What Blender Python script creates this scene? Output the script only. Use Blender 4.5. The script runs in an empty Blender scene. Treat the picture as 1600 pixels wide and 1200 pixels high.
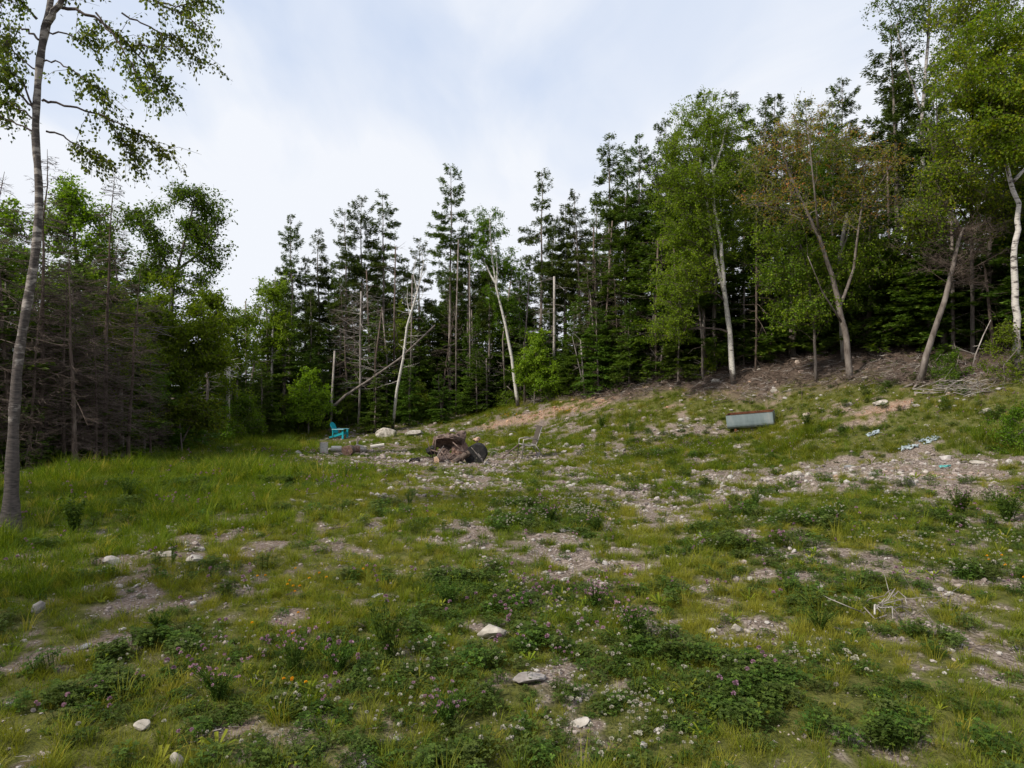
import bpy, math, random
import numpy as np
from mathutils import Vector, Matrix, Euler
R = math.radians
S = bpy.context.scene
col = S.collection
# ---------------------------------------------------------------- camera, sky, sun, exposure
F = 1062.0                      # focal length in photo pixels (1600 wide)
CZ = 2.0
cam = bpy.data.cameras.new('camera'); co = bpy.data.objects.new('camera', cam); col.objects.link(co)
cam.sensor_width = 36; cam.lens = 36 * F / 1600; cam.clip_start = .05; cam.clip_end = 2000
co.location = (0, 0, CZ); co.rotation_euler = (R(90), 0, 0); S.camera = co

SUN_EL, SUN_AZ = 46, -122        # azimuth from +Y (ahead) towards +X
W = bpy.data.worlds.new('World'); S.world = W; W.use_nodes = True
def world():
    nt = W.node_tree; nt.nodes.clear(); N = nt.nodes.new; L = nt.links.new
    out = N('ShaderNodeOutputWorld')
    sky = N('ShaderNodeTexSky'); sky.sky_type = 'NISHITA'; sky.sun_disc = False
    sky.sun_elevation = R(SUN_EL); sky.sun_rotation = R(SUN_AZ); sky.air_density = 1.0; sky.dust_density = 1.5
    bsky = N('ShaderNodeBackground'); bsky.inputs[1].default_value = .15
    L(sky.outputs[0], bsky.inputs[0])
    tc = N('ShaderNodeTexCoord')
    # project direction on a cloud layer so streaks foreshorten towards the horizon
    sep = N('ShaderNodeSeparateXYZ'); L(tc.outputs['Generated'], sep.inputs[0])
    zz = N('ShaderNodeMath'); zz.operation = 'MAXIMUM'; L(sep.outputs[2], zz.inputs[0]); zz.inputs[1].default_value = 0.0
    za = N('ShaderNodeMath'); za.operation = 'ADD'; L(zz.outputs[0], za.inputs[0]); za.inputs[1].default_value = .22
    dx = N('ShaderNodeMath'); dx.operation = 'DIVIDE'; L(sep.outputs[0], dx.inputs[0]); L(za.outputs[0], dx.inputs[1])
    dy = N('ShaderNodeMath'); dy.operation = 'DIVIDE'; L(sep.outputs[1], dy.inputs[0]); L(za.outputs[0], dy.inputs[1])
    cmb = N('ShaderNodeCombineXYZ'); L(dx.outputs[0], cmb.inputs[0]); L(dy.outputs[0], cmb.inputs[1])
    def cloud(scale, loc, rot, det, dist, lo, hi):
        mp = N('ShaderNodeMapping'); mp.inputs['Scale'].default_value = scale; mp.inputs['Location'].default_value = loc
        mp.inputs['Rotation'].default_value = (0, 0, rot); L(cmb.outputs[0], mp.inputs[0])
        nz = N('ShaderNodeTexNoise'); nz.inputs['Scale'].default_value = 1; nz.inputs['Detail'].default_value = det
        nz.inputs['Distortion'].default_value = dist; nz.inputs['Roughness'].default_value = .52; L(mp.outputs[0], nz.inputs[0])
        mr = N('ShaderNodeMapRange'); mr.interpolation_type = 'SMOOTHSTEP'
        mr.inputs[1].default_value = lo; mr.inputs[2].default_value = hi; L(nz.outputs[0], mr.inputs[0])
        return mr.outputs[0]
    c1 = cloud((.95, .55, 1), (3.3, .4, 0), .5, 6, .5, .22, .52)
    c2 = cloud((2.4, 1.0, 1), (1.1, 7.7, 0), .9, 8, .9, .30, .72)
    # denser towards the horizon
    hz = N('ShaderNodeMapRange'); hz.inputs[1].default_value = .52; hz.inputs[2].default_value = .12
    hz.interpolation_type = 'SMOOTHSTEP'; L(sep.outputs[2], hz.inputs[0])
    m1 = N('ShaderNodeMath'); m1.operation = 'MULTIPLY'; L(c2, m1.inputs[0]); m1.inputs[1].default_value = .35
    m2 = N('ShaderNodeMath'); m2.operation = 'MULTIPLY_ADD'; L(c1, m2.inputs[0]); m2.inputs[1].default_value = .5; L(m1.outputs[0], m2.inputs[2])
    m3 = N('ShaderNodeMath'); m3.operation = 'ADD'; m3.use_clamp = True; L(m2.outputs[0], m3.inputs[0])
    hm = N('ShaderNodeMath'); hm.operation = 'MULTIPLY_ADD'; L(hz.outputs[0], hm.inputs[0]); hm.inputs[1].default_value = .55; hm.inputs[2].default_value = .10
    L(hm.outputs[0], m3.inputs[1])
    bc = N('ShaderNodeBackground'); bc.inputs[0].default_value = (.80, .855, .96, 1); bc.inputs[1].default_value = 1.0
    cc = N('ShaderNodeMix'); cc.data_type = 'RGBA'; L(m3.outputs[0], cc.inputs[0]); cc.inputs[6].default_value = (.50, .64, .90, 1); cc.inputs[7].default_value = (.85, .88, .94, 1); L(cc.outputs[2], bc.inputs[0])
    vf = N('ShaderNodeMapRange'); vf.inputs[3].default_value = .74; vf.inputs[4].default_value = 1.0; L(m3.outputs[0], vf.inputs[0])
    mix = N('ShaderNodeMixShader'); L(vf.outputs[0], mix.inputs[0]); L(bsky.outputs[0], mix.inputs[1]); L(bc.outputs[0], mix.inputs[2])
    L(mix.outputs[0], out.inputs[0])
world()
sl = bpy.data.lights.new('sun', 'SUN'); so = bpy.data.objects.new('sun', sl); col.objects.link(so)
sl.energy = 4.8; sl.angle = R(5); sl.color = (1, .93, .80)
sd = Vector((math.sin(R(SUN_AZ)) * math.cos(R(SUN_EL)), math.cos(R(SUN_AZ)) * math.cos(R(SUN_EL)), math.sin(R(SUN_EL))))
so.rotation_euler = sd.to_track_quat('Z', 'Y').to_euler()
S.view_settings.view_transform = 'Standard'; S.view_settings.look = 'None'
S.view_settings.exposure = 0.08; S.view_settings.gamma = 1; S.view_settings.use_curve_mapping = False
cy = S.cycles
cy.max_bounces = 5; cy.diffuse_bounces = 4; cy.glossy_bounces = 1; cy.transmission_bounces = 2; cy.transparent_max_bounces = 4
cy.use_adaptive_sampling = True; cy.adaptive_threshold = .015; cy.caustics_reflective = False; cy.caustics_refractive = False

rng = np.random.default_rng(11)
# ---------------------------------------------------------------- noise and terrain
def _h(ix, iy, s):
    n = (ix.astype(np.int64) * 374761393 + iy.astype(np.int64) * 668265263 + s * 2147483647) & 0xffffffff
    n = ((n ^ (n >> 13)) * 1274126177) & 0xffffffff
    return ((n ^ (n >> 16)) & 0xffff) / 65535.0
def vn(x, y, s=0):
    x = np.asarray(x, float); y = np.asarray(y, float)
    ix = np.floor(x); iy = np.floor(y); fx = x - ix; fy = y - iy
    fx = fx * fx * (3 - 2 * fx); fy = fy * fy * (3 - 2 * fy)
    a = _h(ix, iy, s); b = _h(ix + 1, iy, s); c = _h(ix, iy + 1, s); d = _h(ix + 1, iy + 1, s)
    return (a * (1 - fx) + b * fx) * (1 - fy) + (c * (1 - fx) + d * fx) * fy
def fbm(x, y, s=0, o=4):
    v = 0; a = .5; t = 0
    for i in range(o):
        v = v + a * vn(x * 2 ** i + 17.3 * i, y * 2 ** i - 9.1 * i, s + i); t += a; a *= .55
    return v / t
def sstep(a, b, x):
    t = np.clip((x - a) / (b - a), 0, 1); return t * t * (3 - 2 * t)

CP = [(0,0,0),(-3,3,0),(3,3,0),(0,6,0),(-5,7,.05),(5,7,.0),(-6.6,8.9,.12),(0,11,-.08),(7,11.5,-.0),(-10,15,.1),(-10.4,20,-.1),
      (-13,33,-.6),(-9.5,36,-.8),(-6.4,38,-.45),(-3.8,41,.0),(-7,25,-.6),(-2,20,-.3),(.4,22,-.36),(2.3,24,-.24),(4.6,24.5,0),
      (8.5,24,.35),(9.6,17,.06),(6.8,12,0),(12,16,.5),(10.3,21,1.15),(13,19.5,1.65),(14.5,19.3,2.28),(13,23,2.4),(12.5,25,2.8),
      (9.6,29,2.6),(8.8,26.6,1.45),(5.9,31.5,1.8),(5.3,28,.65),(3.3,35.5,1.4),(3,32,.5),(0,38.5,.7),(0,34,-.1),
      (23,28,3.3),(17,45,3.3),(5,55,2.4),(-12,60,-.3),(-22,45,-.6),(-22,25,-.1),(-20,5,.2),(0,-12,0),(-15,-8,.1),(16,-8,.6),(18,8,1.2),
      (150,150,6),(-150,150,-2),(-150,-100,0),(150,-100,4),(0,180,2),(200,0,6),(-200,0,0),(0,-150,0),(60,60,4.5),(-60,60,-.8),(-60,-20,0),(50,-20,2),(0,95,1.5)]
CPa = np.array(CP, float)
def _phi(r): return np.where(r > 0, r * r * np.log(np.maximum(r, 1e-9)), 0) / 1000
def _solve():
    n = len(CPa); P = CPa[:, :2]
    d = np.linalg.norm(P[:, None] - P[None], axis=2)
    A = np.zeros((n + 3, n + 3)); A[:n, :n] = _phi(d) + np.eye(n) * 0.002
    A[:n, n] = 1; A[:n, n + 1:] = P; A[n, :n] = 1; A[n + 1:, :n] = P.T
    return np.linalg.solve(A, np.concatenate([CPa[:, 2], [0, 0, 0]]))
_w = _solve()
def h0(x, y):
    x = np.asarray(x, float); y = np.asarray(y, float); sh = np.broadcast(x, y).shape
    x = np.broadcast_to(x, sh).ravel(); y = np.broadcast_to(y, sh).ravel()
    z = _w[-3] + _w[-2] * x + _w[-1] * y
    for i in range(len(CPa)):
        z = z + _w[i] * _phi(np.hypot(x - CPa[i, 0], y - CPa[i, 1]))
    return z.reshape(sh)
def hh(x, y):
    x = np.asarray(x, float); y = np.asarray(y, float)
    z = h0(x, y)
    d = np.hypot(x, y)
    z = z + (fbm(x / 3.1, y / 3.1, 5, 3) - .5) * .22 * sstep(3, 14, d)
    z = z + (fbm(x / .9, y / .9, 9, 3) - .5) * .13
    z = z + (fbm(x / .22, y / .22, 13, 2) - .5) * .035
    # low gravel pad on the right
    e = ((x - 8.7) / 3.1) ** 2 + ((y - 14.4) / 2.6) ** 2
    z = z + .16 * sstep(1.15, .7, e + (fbm(x / .8, y / .8, 21, 2) - .5) * .4)
    return z
def hz1(x, y): return float(hh(np.array([x]), np.array([y]))[0])
def at(px, py):
    t = np.arange(1.5, 90, .04)
    x = (px - 800) / F * t; z = CZ - (py - 600) / F * t
    g = h0(x, t) ; k = np.where(z <= g)[0]
    i = k[0] if len(k) else len(t) - 1
    return float(x[i]), float(t[i])
def P3(px, py, d): return np.array([(px - 800) / F * d, d, CZ - (py - 600) / F * d])

# ---------------------------------------------------------------- ground cover fields (built in metres)
def blobset(lst):
    out = []
    for px, py, rx, ry, a in lst:
        x, y = at(px, py); y1 = at(px, py - ry)[1]; y2 = at(px, py + ry)[1]
        out.append((x, y, max(.1, rx * y / F), max(.12, abs(y1 - y2) / 2), a))
    return out
def ev(bl, x, y):
    v = np.zeros_like(x)
    for cx, cy_, sx, sy, a in bl:
        v = v + a * np.exp(-(((x - cx) / sx) ** 2 + ((y - cy_) / sy) ** 2) * .9)
    return v
BARE = blobset([(1330,695,280,17,-2.2),(1560,690,100,16,-1.2),(1020,712,100,8,-.5),(1330,806,140,10,-1.2),(1395,752,165,34,2.8),(1060,735,110,14,.6),(930,760,100,18,.7),(900,890,90,50,.9),(1000,830,60,22,.8),(1280,850,90,26,1.1),
    (1480,950,90,40,.55),(310,865,130,50,1.3),(200,1010,110,26,.5),(700,840,120,26,.45),(560,880,130,36,.35),(400,1160,110,36,.9),(830,1075,60,26,1.0),
    (900,1140,50,14,.9),(1120,985,110,26,.6),(1180,830,80,18,.55),(620,1120,40,20,.5),(1420,1040,90,24,.5),(480,1000,50,20,.5),(850,960,50,16,.6),
    (130,1060,60,22,.4),(1040,790,80,14,.7),(740,985,60,22,.5),(1130,640,30,8,.4),(860,700,80,12,.5),(1080,675,60,8,.8),(700,722,90,12,.5),(1290,690,90,12,.4),(560,940,60,18,.4)])
RED = blobset([(1000,606,80,5,.9),(1110,592,60,5,.8),(1230,588,60,5,.5),(930,622,70,6,.8),(1420,606,50,6,.7),(1560,628,40,5,.5),(1180,632,50,5,.5),(870,640,90,9,.9),(790,658,50,6,1.0),(960,618,70,7,.9),(1380,640,60,10,1.3),(1300,615,40,6,.5),(1060,635,60,6,.7),(1150,610,50,6,.6),(1450,652,60,6,.7),(1000,640,30,8,.5)])
CLOV = blobset([(150,765,100,20,.8),(350,752,90,14,.8),(500,765,80,12,.7),(60,860,60,20,.6),(400,1045,170,50,2.0),(680,1160,200,50,1.2),(700,930,110,28,.9),(950,1030,180,60,1.0),(1300,832,110,18,1.2),(1560,830,90,30,1.1),(1250,900,160,40,.9),
    (880,820,120,24,.9),(1350,1120,220,70,1.0),(1100,870,80,20,.8),(1000,1150,200,60,.9),(300,980,80,25,.7),(60,940,80,30,.5),(930,930,80,22,.8),(1150,815,60,10,.8),(90,1130,110,50,.6),(1540,900,90,30,.6)])
SHORT = blobset([(768,1004,38,20,1.3),(828,1078,50,26,1.3),(905,1140,34,18,1.2),(222,1146,26,14,1.2),(172,882,30,12,1.2),(304,884,30,12,1.2),(262,870,24,10,1),(605,668,50,8,1),(1245,756,20,6,1),(550,708,90,10,1.3),(540,722,110,9,1.0),(720,722,90,10,1.2),(826,714,50,8,1.2),(531,688,45,6,1.1),(620,674,60,6,1.1),(700,760,200,26,.6),(1425,706,50,5,1),(1365,682,40,5,1)])
TALL = blobset([(100,790,220,60,1.1),(300,750,200,30,1.1),(480,745,120,16,.7),(420,705,110,12,.6),(40,900,130,50,.7),(1590,690,60,60,.8),(1240,690,60,12,.6)])
EDGE_A = np.array([0,100,200,300,400,500,600,700,800,900,1000,1100,1200,1300,1400,1500,1600]); EDGE_D = np.array([14,16,19,26,34,39,41,42,40,36,32,29.5,27.5,26,23.5,21.5,20])
def litter_field(x, y):                                   # forest floor: beyond the tree line
    a = np.degrees(np.arctan2(x, y)); ea = np.degrees(np.arctan2(EDGE_A - 800, F)); ed = EDGE_D / np.cos(np.radians(ea))
    e = np.interp(a, np.concatenate([[-180,-120,-60], ea, [60,120,180]]), np.concatenate([[30,16,12], ed, [22,20,30]]))
    d = np.hypot(x, y)
    n = (fbm(x / 1.6, y / 1.6, 31, 3) - .5) * 3.0
    return sstep(-.8, .9, d - e + n * 1.1 + .0 + 1.3 * sstep(1, 5, x))
def fields(x, y):
    bare = ev(BARE, x, y); red = ev(RED, x, y); clov = ev(CLOV, x, y); tall = ev(TALL, x, y)
    lit = litter_field(x, y)
    n1 = fbm(x / 1.15, y / 1.5, 41, 4); n2 = fbm(x / .38, y / .38, 47, 3)
    n3 = fbm(x / .16, y / .2, 48, 2)
    g = .69 + (n1 - .5) * 1.5 + (n2 - .5) * 2.2 + (n3 - .5) * 1.2 - np.minimum(bare, .75) * .55 - np.maximum(bare - 1.1, 0) * .9 - red * .75 + clov * .40 + tall * .55
    slope = sstep(.5, 1.0, hh0c(x, y)) * (x > 2)
    g = g + slope * .52
    grass = np.clip(sstep(.28, .74, g), 0, 1) * (1 - lit * .93)
    cl = sstep(.35, .8, clov + (n1 - .5) * 1.3 + (fbm(x / .7, y / .7, 53, 3) - .5) * 1.2) * (1 - lit) * (1 - np.clip(bare - .6, 0, 1))
    redm = np.clip(sstep(.3, .9, red + (n1 - .5) * 1.4 + (n2 - .5) * 1.2) + slope * .35, 0, 1)
    brown = np.clip(sstep(2.5, -2.5, x + (n1 - .5) * 5) * .75 + .25, 0, 1)
    return dict(brown=brown, grass=grass, clover=cl, red=redm, lit=lit, tall=np.clip(tall, 0, 1), bare=np.clip(bare, 0, 1), slope=slope)
def hh0c(x, y): return h0(x, y)

# ---------------------------------------------------------------- mesh building
class MB:
    def __init__(s): s.v = []; s.q = []; s.t = []; s.tint = []; s.n = 0; s.qm = []; s.tm = []
    def add(s, v, q=None, t=None, tint=.5, m=0):
        v = np.asarray(v, float).reshape(-1, 3)
        if q is not None and len(q): q = np.asarray(q, int).reshape(-1, 4); s.q.append(q + s.n); s.qm.append(np.full(len(q), m))
        if t is not None and len(t): t = np.asarray(t, int).reshape(-1, 3); s.t.append(t + s.n); s.tm.append(np.full(len(t), m))
        s.v.append(v); s.tint.append(np.broadcast_to(np.asarray(tint, float), (len(v),)).copy()); s.n += len(v)
    def tube(s, pts, rad, sides=6, tint=.5, cap=True, m=0, wob=0):
        p = np.asarray(pts, float); n = len(p); rad = np.broadcast_to(np.asarray(rad, float), (n,))
        d = np.gradient(p, axis=0); d /= np.maximum(np.linalg.norm(d, axis=1, keepdims=True), 1e-9)
        ref = np.array([0, 0, 1.]) if abs(d[n // 2, 2]) < .8 else np.array([1., 0, 0])
        a = np.cross(d, ref); a /= np.maximum(np.linalg.norm(a, axis=1, keepdims=True), 1e-9); b = np.cross(d, a)
        th = np.arange(sides) / sides * 2 * math.pi
        rr = rad[:, None]
        if wob: rr = rr * (1 + wob * (rng.random((n, sides)) - .5) * 2)
        v = p[:, None] + (a[:, None] * np.cos(th)[None, :, None] + b[:, None] * np.sin(th)[None, :, None]) * (rr[..., None] if wob else rad[:, None, None])
        i = np.arange(n - 1)[:, None] * sides; j = np.arange(sides)[None]; k = (j + 1) % sides
        q = np.stack([i + j, i + k, i + sides + k, i + sides + j], -1).reshape(-1, 4)
        v = v.reshape(-1, 3); t = []
        if cap:
            v = np.vstack([v, p[:1], p[-1:]]); o = n * sides
            t = [(j_, o, (j_ + 1) % sides) for j_ in range(sides)] + [((n - 1) * sides + (j_ + 1) % sides, o + 1, (n - 1) * sides + j_) for j_ in range(sides)]
        s.add(v, q, t, tint, m)
    def prisms(s, A, B, ra, rb, tint=.5):                 # many thin three-sided twigs at once
        A = np.asarray(A, float); B = np.asarray(B, float); n = len(A)
        if n == 0: return
        d = B - A; d /= np.maximum(np.linalg.norm(d, axis=1, keepdims=True), 1e-9)
        ref = np.where(np.abs(d[:, 2:3]) < .8, np.array([[0, 0, 1.]]), np.array([[1., 0, 0]]))
        a = np.cross(d, ref); a /= np.linalg.norm(a, axis=1, keepdims=True); b = np.cross(d, a)
        ra = np.broadcast_to(ra, (n,)); rb = np.broadcast_to(rb, (n,)); V = np.zeros((n, 6, 3))
        for k in range(3):
            c, s_ = math.cos(k * 2.0944), math.sin(k * 2.0944); o = a * c + b * s_
            V[:, k] = A + o * ra[:, None]; V[:, 3 + k] = B + o * rb[:, None]
        base = np.arange(n)[:, None] * 6
        q = np.concatenate([base + np.array([[k, (k + 1) % 3, 3 + (k + 1) % 3, 3 + k]]) for k in range(3)])
        s.add(V.reshape(-1, 3), q, None, np.repeat(np.broadcast_to(tint, (n,)), 6))
    def leaves(s, P, D, Nn, ln, wd, tint, fold=0.0):      # diamond leaves
        P = np.asarray(P); n = len(P)
        if n == 0: return
        D = D / np.maximum(np.linalg.norm(D, axis=1, keepdims=True), 1e-9)
        X = np.cross(D, Nn); X /= np.maximum(np.linalg.norm(X, axis=1, keepdims=True), 1e-9)
        U = np.cross(X, D)
        ln = np.broadcast_to(ln, (n,))[:, None]; wd = np.broadcast_to(wd, (n,))[:, None]
        V = np.zeros((n, 4, 3)); V[:, 0] = P; V[:, 1] = P + D * ln * .45 + X * wd * .5 + U * wd * fold; V[:, 2] = P + D * ln; V[:, 3] = P + D * ln * .45 - X * wd * .5 + U * wd * fold
        q = np.arange(n)[:, None] * 4 + np.array([[0, 1, 2, 3]])
        s.add(V.reshape(-1, 3), q, None, np.repeat(np.broadcast_to(tint, (n,)), 4))
    def box(s, c, size, rot=(0, 0, 0), tint=.5, m=0, taper=1.0):
        M = np.array(Euler(rot).to_matrix()); a = np.array(size) / 2
        v = np.array([[x, y, z] for z in (-1, 1) for y in (-1, 1) for x in (-1, 1)], float)
        v[4:, :2] *= taper; v = v * a; v = v @ M.T + np.array(c)
        s.add(v, [(0, 2, 3, 1), (4, 5, 7, 6), (0, 1, 5, 4), (2, 6, 7, 3), (1, 3, 7, 5), (0, 4, 6, 2)], None, tint, m)
    def mesh(s, name, mats, smooth=False):
        me = bpy.data.meshes.new(name)
        v = np.vstack(s.v) if s.v else np.zeros((0, 3))
        q = np.vstack(s.q) if s.q else np.zeros((0, 4), int); t = np.vstack(s.t) if s.t else np.zeros((0, 3), int)
        me.vertices.add(len(v)); me.vertices.foreach_set('co', v.astype(np.float32).ravel())
        li = np.concatenate([q.ravel(), t.ravel()]); me.loops.add(len(li)); me.loops.foreach_set('vertex_index', li.astype(np.int32))
        tot = np.concatenate([np.full(len(q), 4), np.full(len(t), 3)]).astype(np.int32); st = np.concatenate([[0], np.cumsum(tot)[:-1]]).astype(np.int32) if len(tot) else tot
        me.polygons.add(len(tot)); me.polygons.foreach_set('loop_start', st); me.polygons.foreach_set('loop_total', tot)
        mi = np.concatenate(s.qm + s.tm) if (s.qm or s.tm) else np.zeros(0)
        me.polygons.foreach_set('material_index', mi.astype(np.int32))
        me.polygons.foreach_set('use_smooth', np.full(len(tot), smooth))
        at_ = me.attributes.new('tint', 'FLOAT', 'POINT'); at_.data.foreach_set('value', np.concatenate(s.tint).astype(np.float32) if s.tint else [])
        me.update(calc_edges=True)
        for m in (mats if isinstance(mats, (list, tuple)) else [mats]): me.materials.append(m)
        return me
    def build(s, name, mats, parent=None, smooth=False, link=True):
        o = bpy.data.objects.new(name, s.mesh(name, mats, smooth))
        if link: col.objects.link(o)
        if parent is not None: o.parent = parent
        return o
def tag(o, label=None, cat=None, group=None, kind=None):
    if label: o['label'] = label
    if cat: o['category'] = cat
    if group: o['group'] = group
    if kind: o['kind'] = kind
    return o
def thing(name, label, cat, loc=(0, 0, 0), rz=0, group=None):
    o = bpy.data.objects.new(name, None); col.objects.link(o); o.empty_display_size = .2
    o.location = loc; o.rotation_euler = (0, 0, rz); return tag(o, label, cat, group)
def part(name, mesh, parent):
    o = bpy.data.objects.new(name, mesh); col.objects.link(o); o.parent = parent; return o

# ---------------------------------------------------------------- materials
def newmat(name):
    m = bpy.data.materials.new(name); m.use_nodes = True; nt = m.node_tree; nt.nodes.clear(); return m, nt, nt.nodes.new, nt.links.new
def ramp(N, pts):
    r = N('ShaderNodeValToRGB'); e = r.color_ramp.elements
    while len(e) < len(pts): e.new(.5)
    for i, (p, c) in enumerate(pts): e[i].position = p; e[i].color = (*c, 1)
    return r
def leafmat(name, a, b, c=None, trans=.3, rough=.55, vary=.25, inst=False, ycol=None):
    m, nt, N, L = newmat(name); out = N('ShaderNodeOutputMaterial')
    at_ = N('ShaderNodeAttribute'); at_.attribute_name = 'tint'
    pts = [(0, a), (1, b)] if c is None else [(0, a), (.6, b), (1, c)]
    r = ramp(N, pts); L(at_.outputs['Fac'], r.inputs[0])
    oi = N('ShaderNodeObjectInfo'); mr = N('ShaderNodeMapRange'); L(oi.outputs['Random'], mr.inputs[0])
    mr.inputs[3].default_value = 1 - vary; mr.inputs[4].default_value = 1 + vary
    hs = N('ShaderNodeHueSaturation'); L(r.outputs[0], hs.inputs['Color']); L(mr.outputs[0], hs.inputs['Value'])
    mh = N('ShaderNodeMath'); mh.operation = 'MULTIPLY_ADD'; L(oi.outputs['Random'], mh.inputs[0]); mh.inputs[1].default_value = .022; mh.inputs[2].default_value = .482
    L(mh.outputs[0], hs.inputs['Hue'])
    colr = hs.outputs[0]
    if ycol:
        ia = N('ShaderNodeAttribute'); ia.attribute_type = 'INSTANCER'; ia.attribute_name = 'dry'
        mx = N('ShaderNodeMix'); mx.data_type = 'RGBA'; L(ia.outputs['Fac'], mx.inputs[0]); L(colr, mx.inputs[6]); mx.inputs[7].default_value = (*ycol, 1); colr = mx.outputs[2]
    p = N('ShaderNodeBsdfPrincipled'); L(colr, p.inputs['Base Color']); p.inputs['Roughness'].default_value = rough; p.inputs['Specular IOR Level'].default_value = .07
    tr = N('ShaderNodeBsdfTranslucent')
    hs2 = N('ShaderNodeHueSaturation'); hs2.inputs['Saturation'].default_value = 1.1; hs2.inputs['Value'].default_value = 1.25; L(colr, hs2.inputs['Color']); L(hs2.outputs[0], tr.inputs[0])
    mx2 = N('ShaderNodeMixShader'); mx2.inputs[0].default_value = trans; L(p.outputs[0], mx2.inputs[1]); L(tr.outputs[0], mx2.inputs[2]); L(mx2.outputs[0], out.inputs[0])
    return m
def noisemat(name, cols, scale=8, det=6, rough=.85, bump=.3, stretch=(1, 1, 1), metal=0, spec=.3, rn=.6, bscale=None):
    m, nt, N, L = newmat(name); out = N('ShaderNodeOutputMaterial'); tc = N('ShaderNodeTexCoord')
    mp = N('ShaderNodeMapping'); mp.inputs['Scale'].default_value = stretch; L(tc.outputs['Object'], mp.inputs[0])
    oi = N('ShaderNodeObjectInfo'); ad = N('ShaderNodeVectorMath'); ad.operation = 'ADD'; L(mp.outputs[0], ad.inputs[0])
    sc = N('ShaderNodeMath'); sc.operation = 'MULTIPLY'; L(oi.outputs['Random'], sc.inputs[0]); sc.inputs[1].default_value = 37; L(sc.outputs[0], ad.inputs[1])
    nz = N('ShaderNodeTexNoise'); nz.inputs['Scale'].default_value = scale; nz.inputs['Detail'].default_value = det; nz.inputs['Roughness'].default_value = rn; L(ad.outputs[0], nz.inputs[0])
    n = len(cols); r = ramp(N, [(.3 + .4 * i / max(1, n - 1), c) for i, c in enumerate(cols)]); L(nz.outputs[0], r.inputs[0])
    p = N('ShaderNodeBsdfPrincipled'); L(r.outputs[0], p.inputs['Base Color']); p.inputs['Roughness'].default_value = rough; p.inputs['Metallic'].default_value = metal; p.inputs['Specular IOR Level'].default_value = spec
    b = N('ShaderNodeBump'); b.inputs['Strength'].default_value = bump; b.inputs['Distance'].default_value = .02
    if bscale:
        nb = N('ShaderNodeTexNoise'); nb.inputs['Scale'].default_value = bscale; nb.inputs['Detail'].default_value = 8; L(ad.outputs[0], nb.inputs[0]); L(nb.outputs[0], b.inputs['Height'])
    else: L(nz.outputs[0], b.inputs['Height'])
    L(b.outputs[0], p.inputs['Normal']); L(p.outputs[0], out.inputs[0]); return m
def birchmat(name, white=(.62, .58, .54), dark=(.035, .028, .025), amt=.55, low=1.5, blotch=1.6):
    m, nt, N, L = newmat(name); out = N('ShaderNodeOutputMaterial'); tc = N('ShaderNodeTexCoord')
    mp = N('ShaderNodeMapping'); mp.inputs['Scale'].default_value = (2.6, 2.6, 9); L(tc.outputs['Object'], mp.inputs[0])
    n1 = N('ShaderNodeTexNoise'); n1.inputs['Scale'].default_value = 1.3; n1.inputs['Detail'].default_value = 7; n1.inputs['Roughness'].default_value = .65; L(mp.outputs[0], n1.inputs[0])
    r1 = ramp(N, [(amt - .02, (0, 0, 0)), (amt + .05, (1, 1, 1))]); L(n1.outputs[0], r1.inputs[0])
    n2 = N('ShaderNodeTexNoise'); n2.inputs['Scale'].default_value = blotch; n2.inputs['Detail'].default_value = 7; L(tc.outputs['Object'], n2.inputs[0])
    # rough dark bark takes over near the foot
    sep = N('ShaderNodeSeparateXYZ'); L(tc.outputs['Object'], sep.inputs[0])
    mr = N('ShaderNodeMapRange'); mr.inputs[1].default_value = 0; mr.inputs[2].default_value = low; mr.inputs[3].default_value = .42 if low > .01 else -.04; mr.inputs[4].default_value = -.04; L(sep.outputs[2], mr.inputs[0])
    ad = N('ShaderNodeMath'); ad.operation = 'ADD'; L(n2.outputs[0], ad.inputs[0]); L(mr.outputs[0], ad.inputs[1])
    r2 = ramp(N, [(.6, (0, 0, 0)), (.68, (1, 1, 1))]); L(ad.outputs[0], r2.inputs[0])
    mxm = N('ShaderNodeMath'); mxm.operation = 'MAXIMUM'; L(r1.outputs[0], mxm.inputs[0]); L(r2.outputs[0], mxm.inputs[1])
    n3 = N('ShaderNodeTexNoise'); n3.inputs['Scale'].default_value = 5; n3.inputs['Detail'].default_value = 6; L(mp.outputs[0], n3.inputs[0])
    rw = ramp(N, [(.3, tuple(c * .6 for c in white)), (.7, white)]); L(n3.outputs[0], rw.inputs[0])
    rd = ramp(N, [(.35, dark), (.7, tuple(c * 3.2 for c in dark))]); L(n3.outputs[0], rd.inputs[0])
    mx = N('ShaderNodeMix'); mx.data_type = 'RGBA'; L(mxm.outputs[0], mx.inputs[0]); L(rw.outputs[0], mx.inputs[6]); L(rd.outputs[0], mx.inputs[7])
    p = N('ShaderNodeBsdfPrincipled'); p.inputs['Roughness'].default_value = .8; L(mx.outputs[2], p.inputs['Base Color'])
    b = N('ShaderNodeBump'); b.inputs['Strength'].default_value = .5; b.inputs['Distance'].default_value = .015; L(n3.outputs[0], b.inputs['Height']); L(b.outputs[0], p.inputs['Normal']); L(p.outputs[0], out.inputs[0])
    return m

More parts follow.
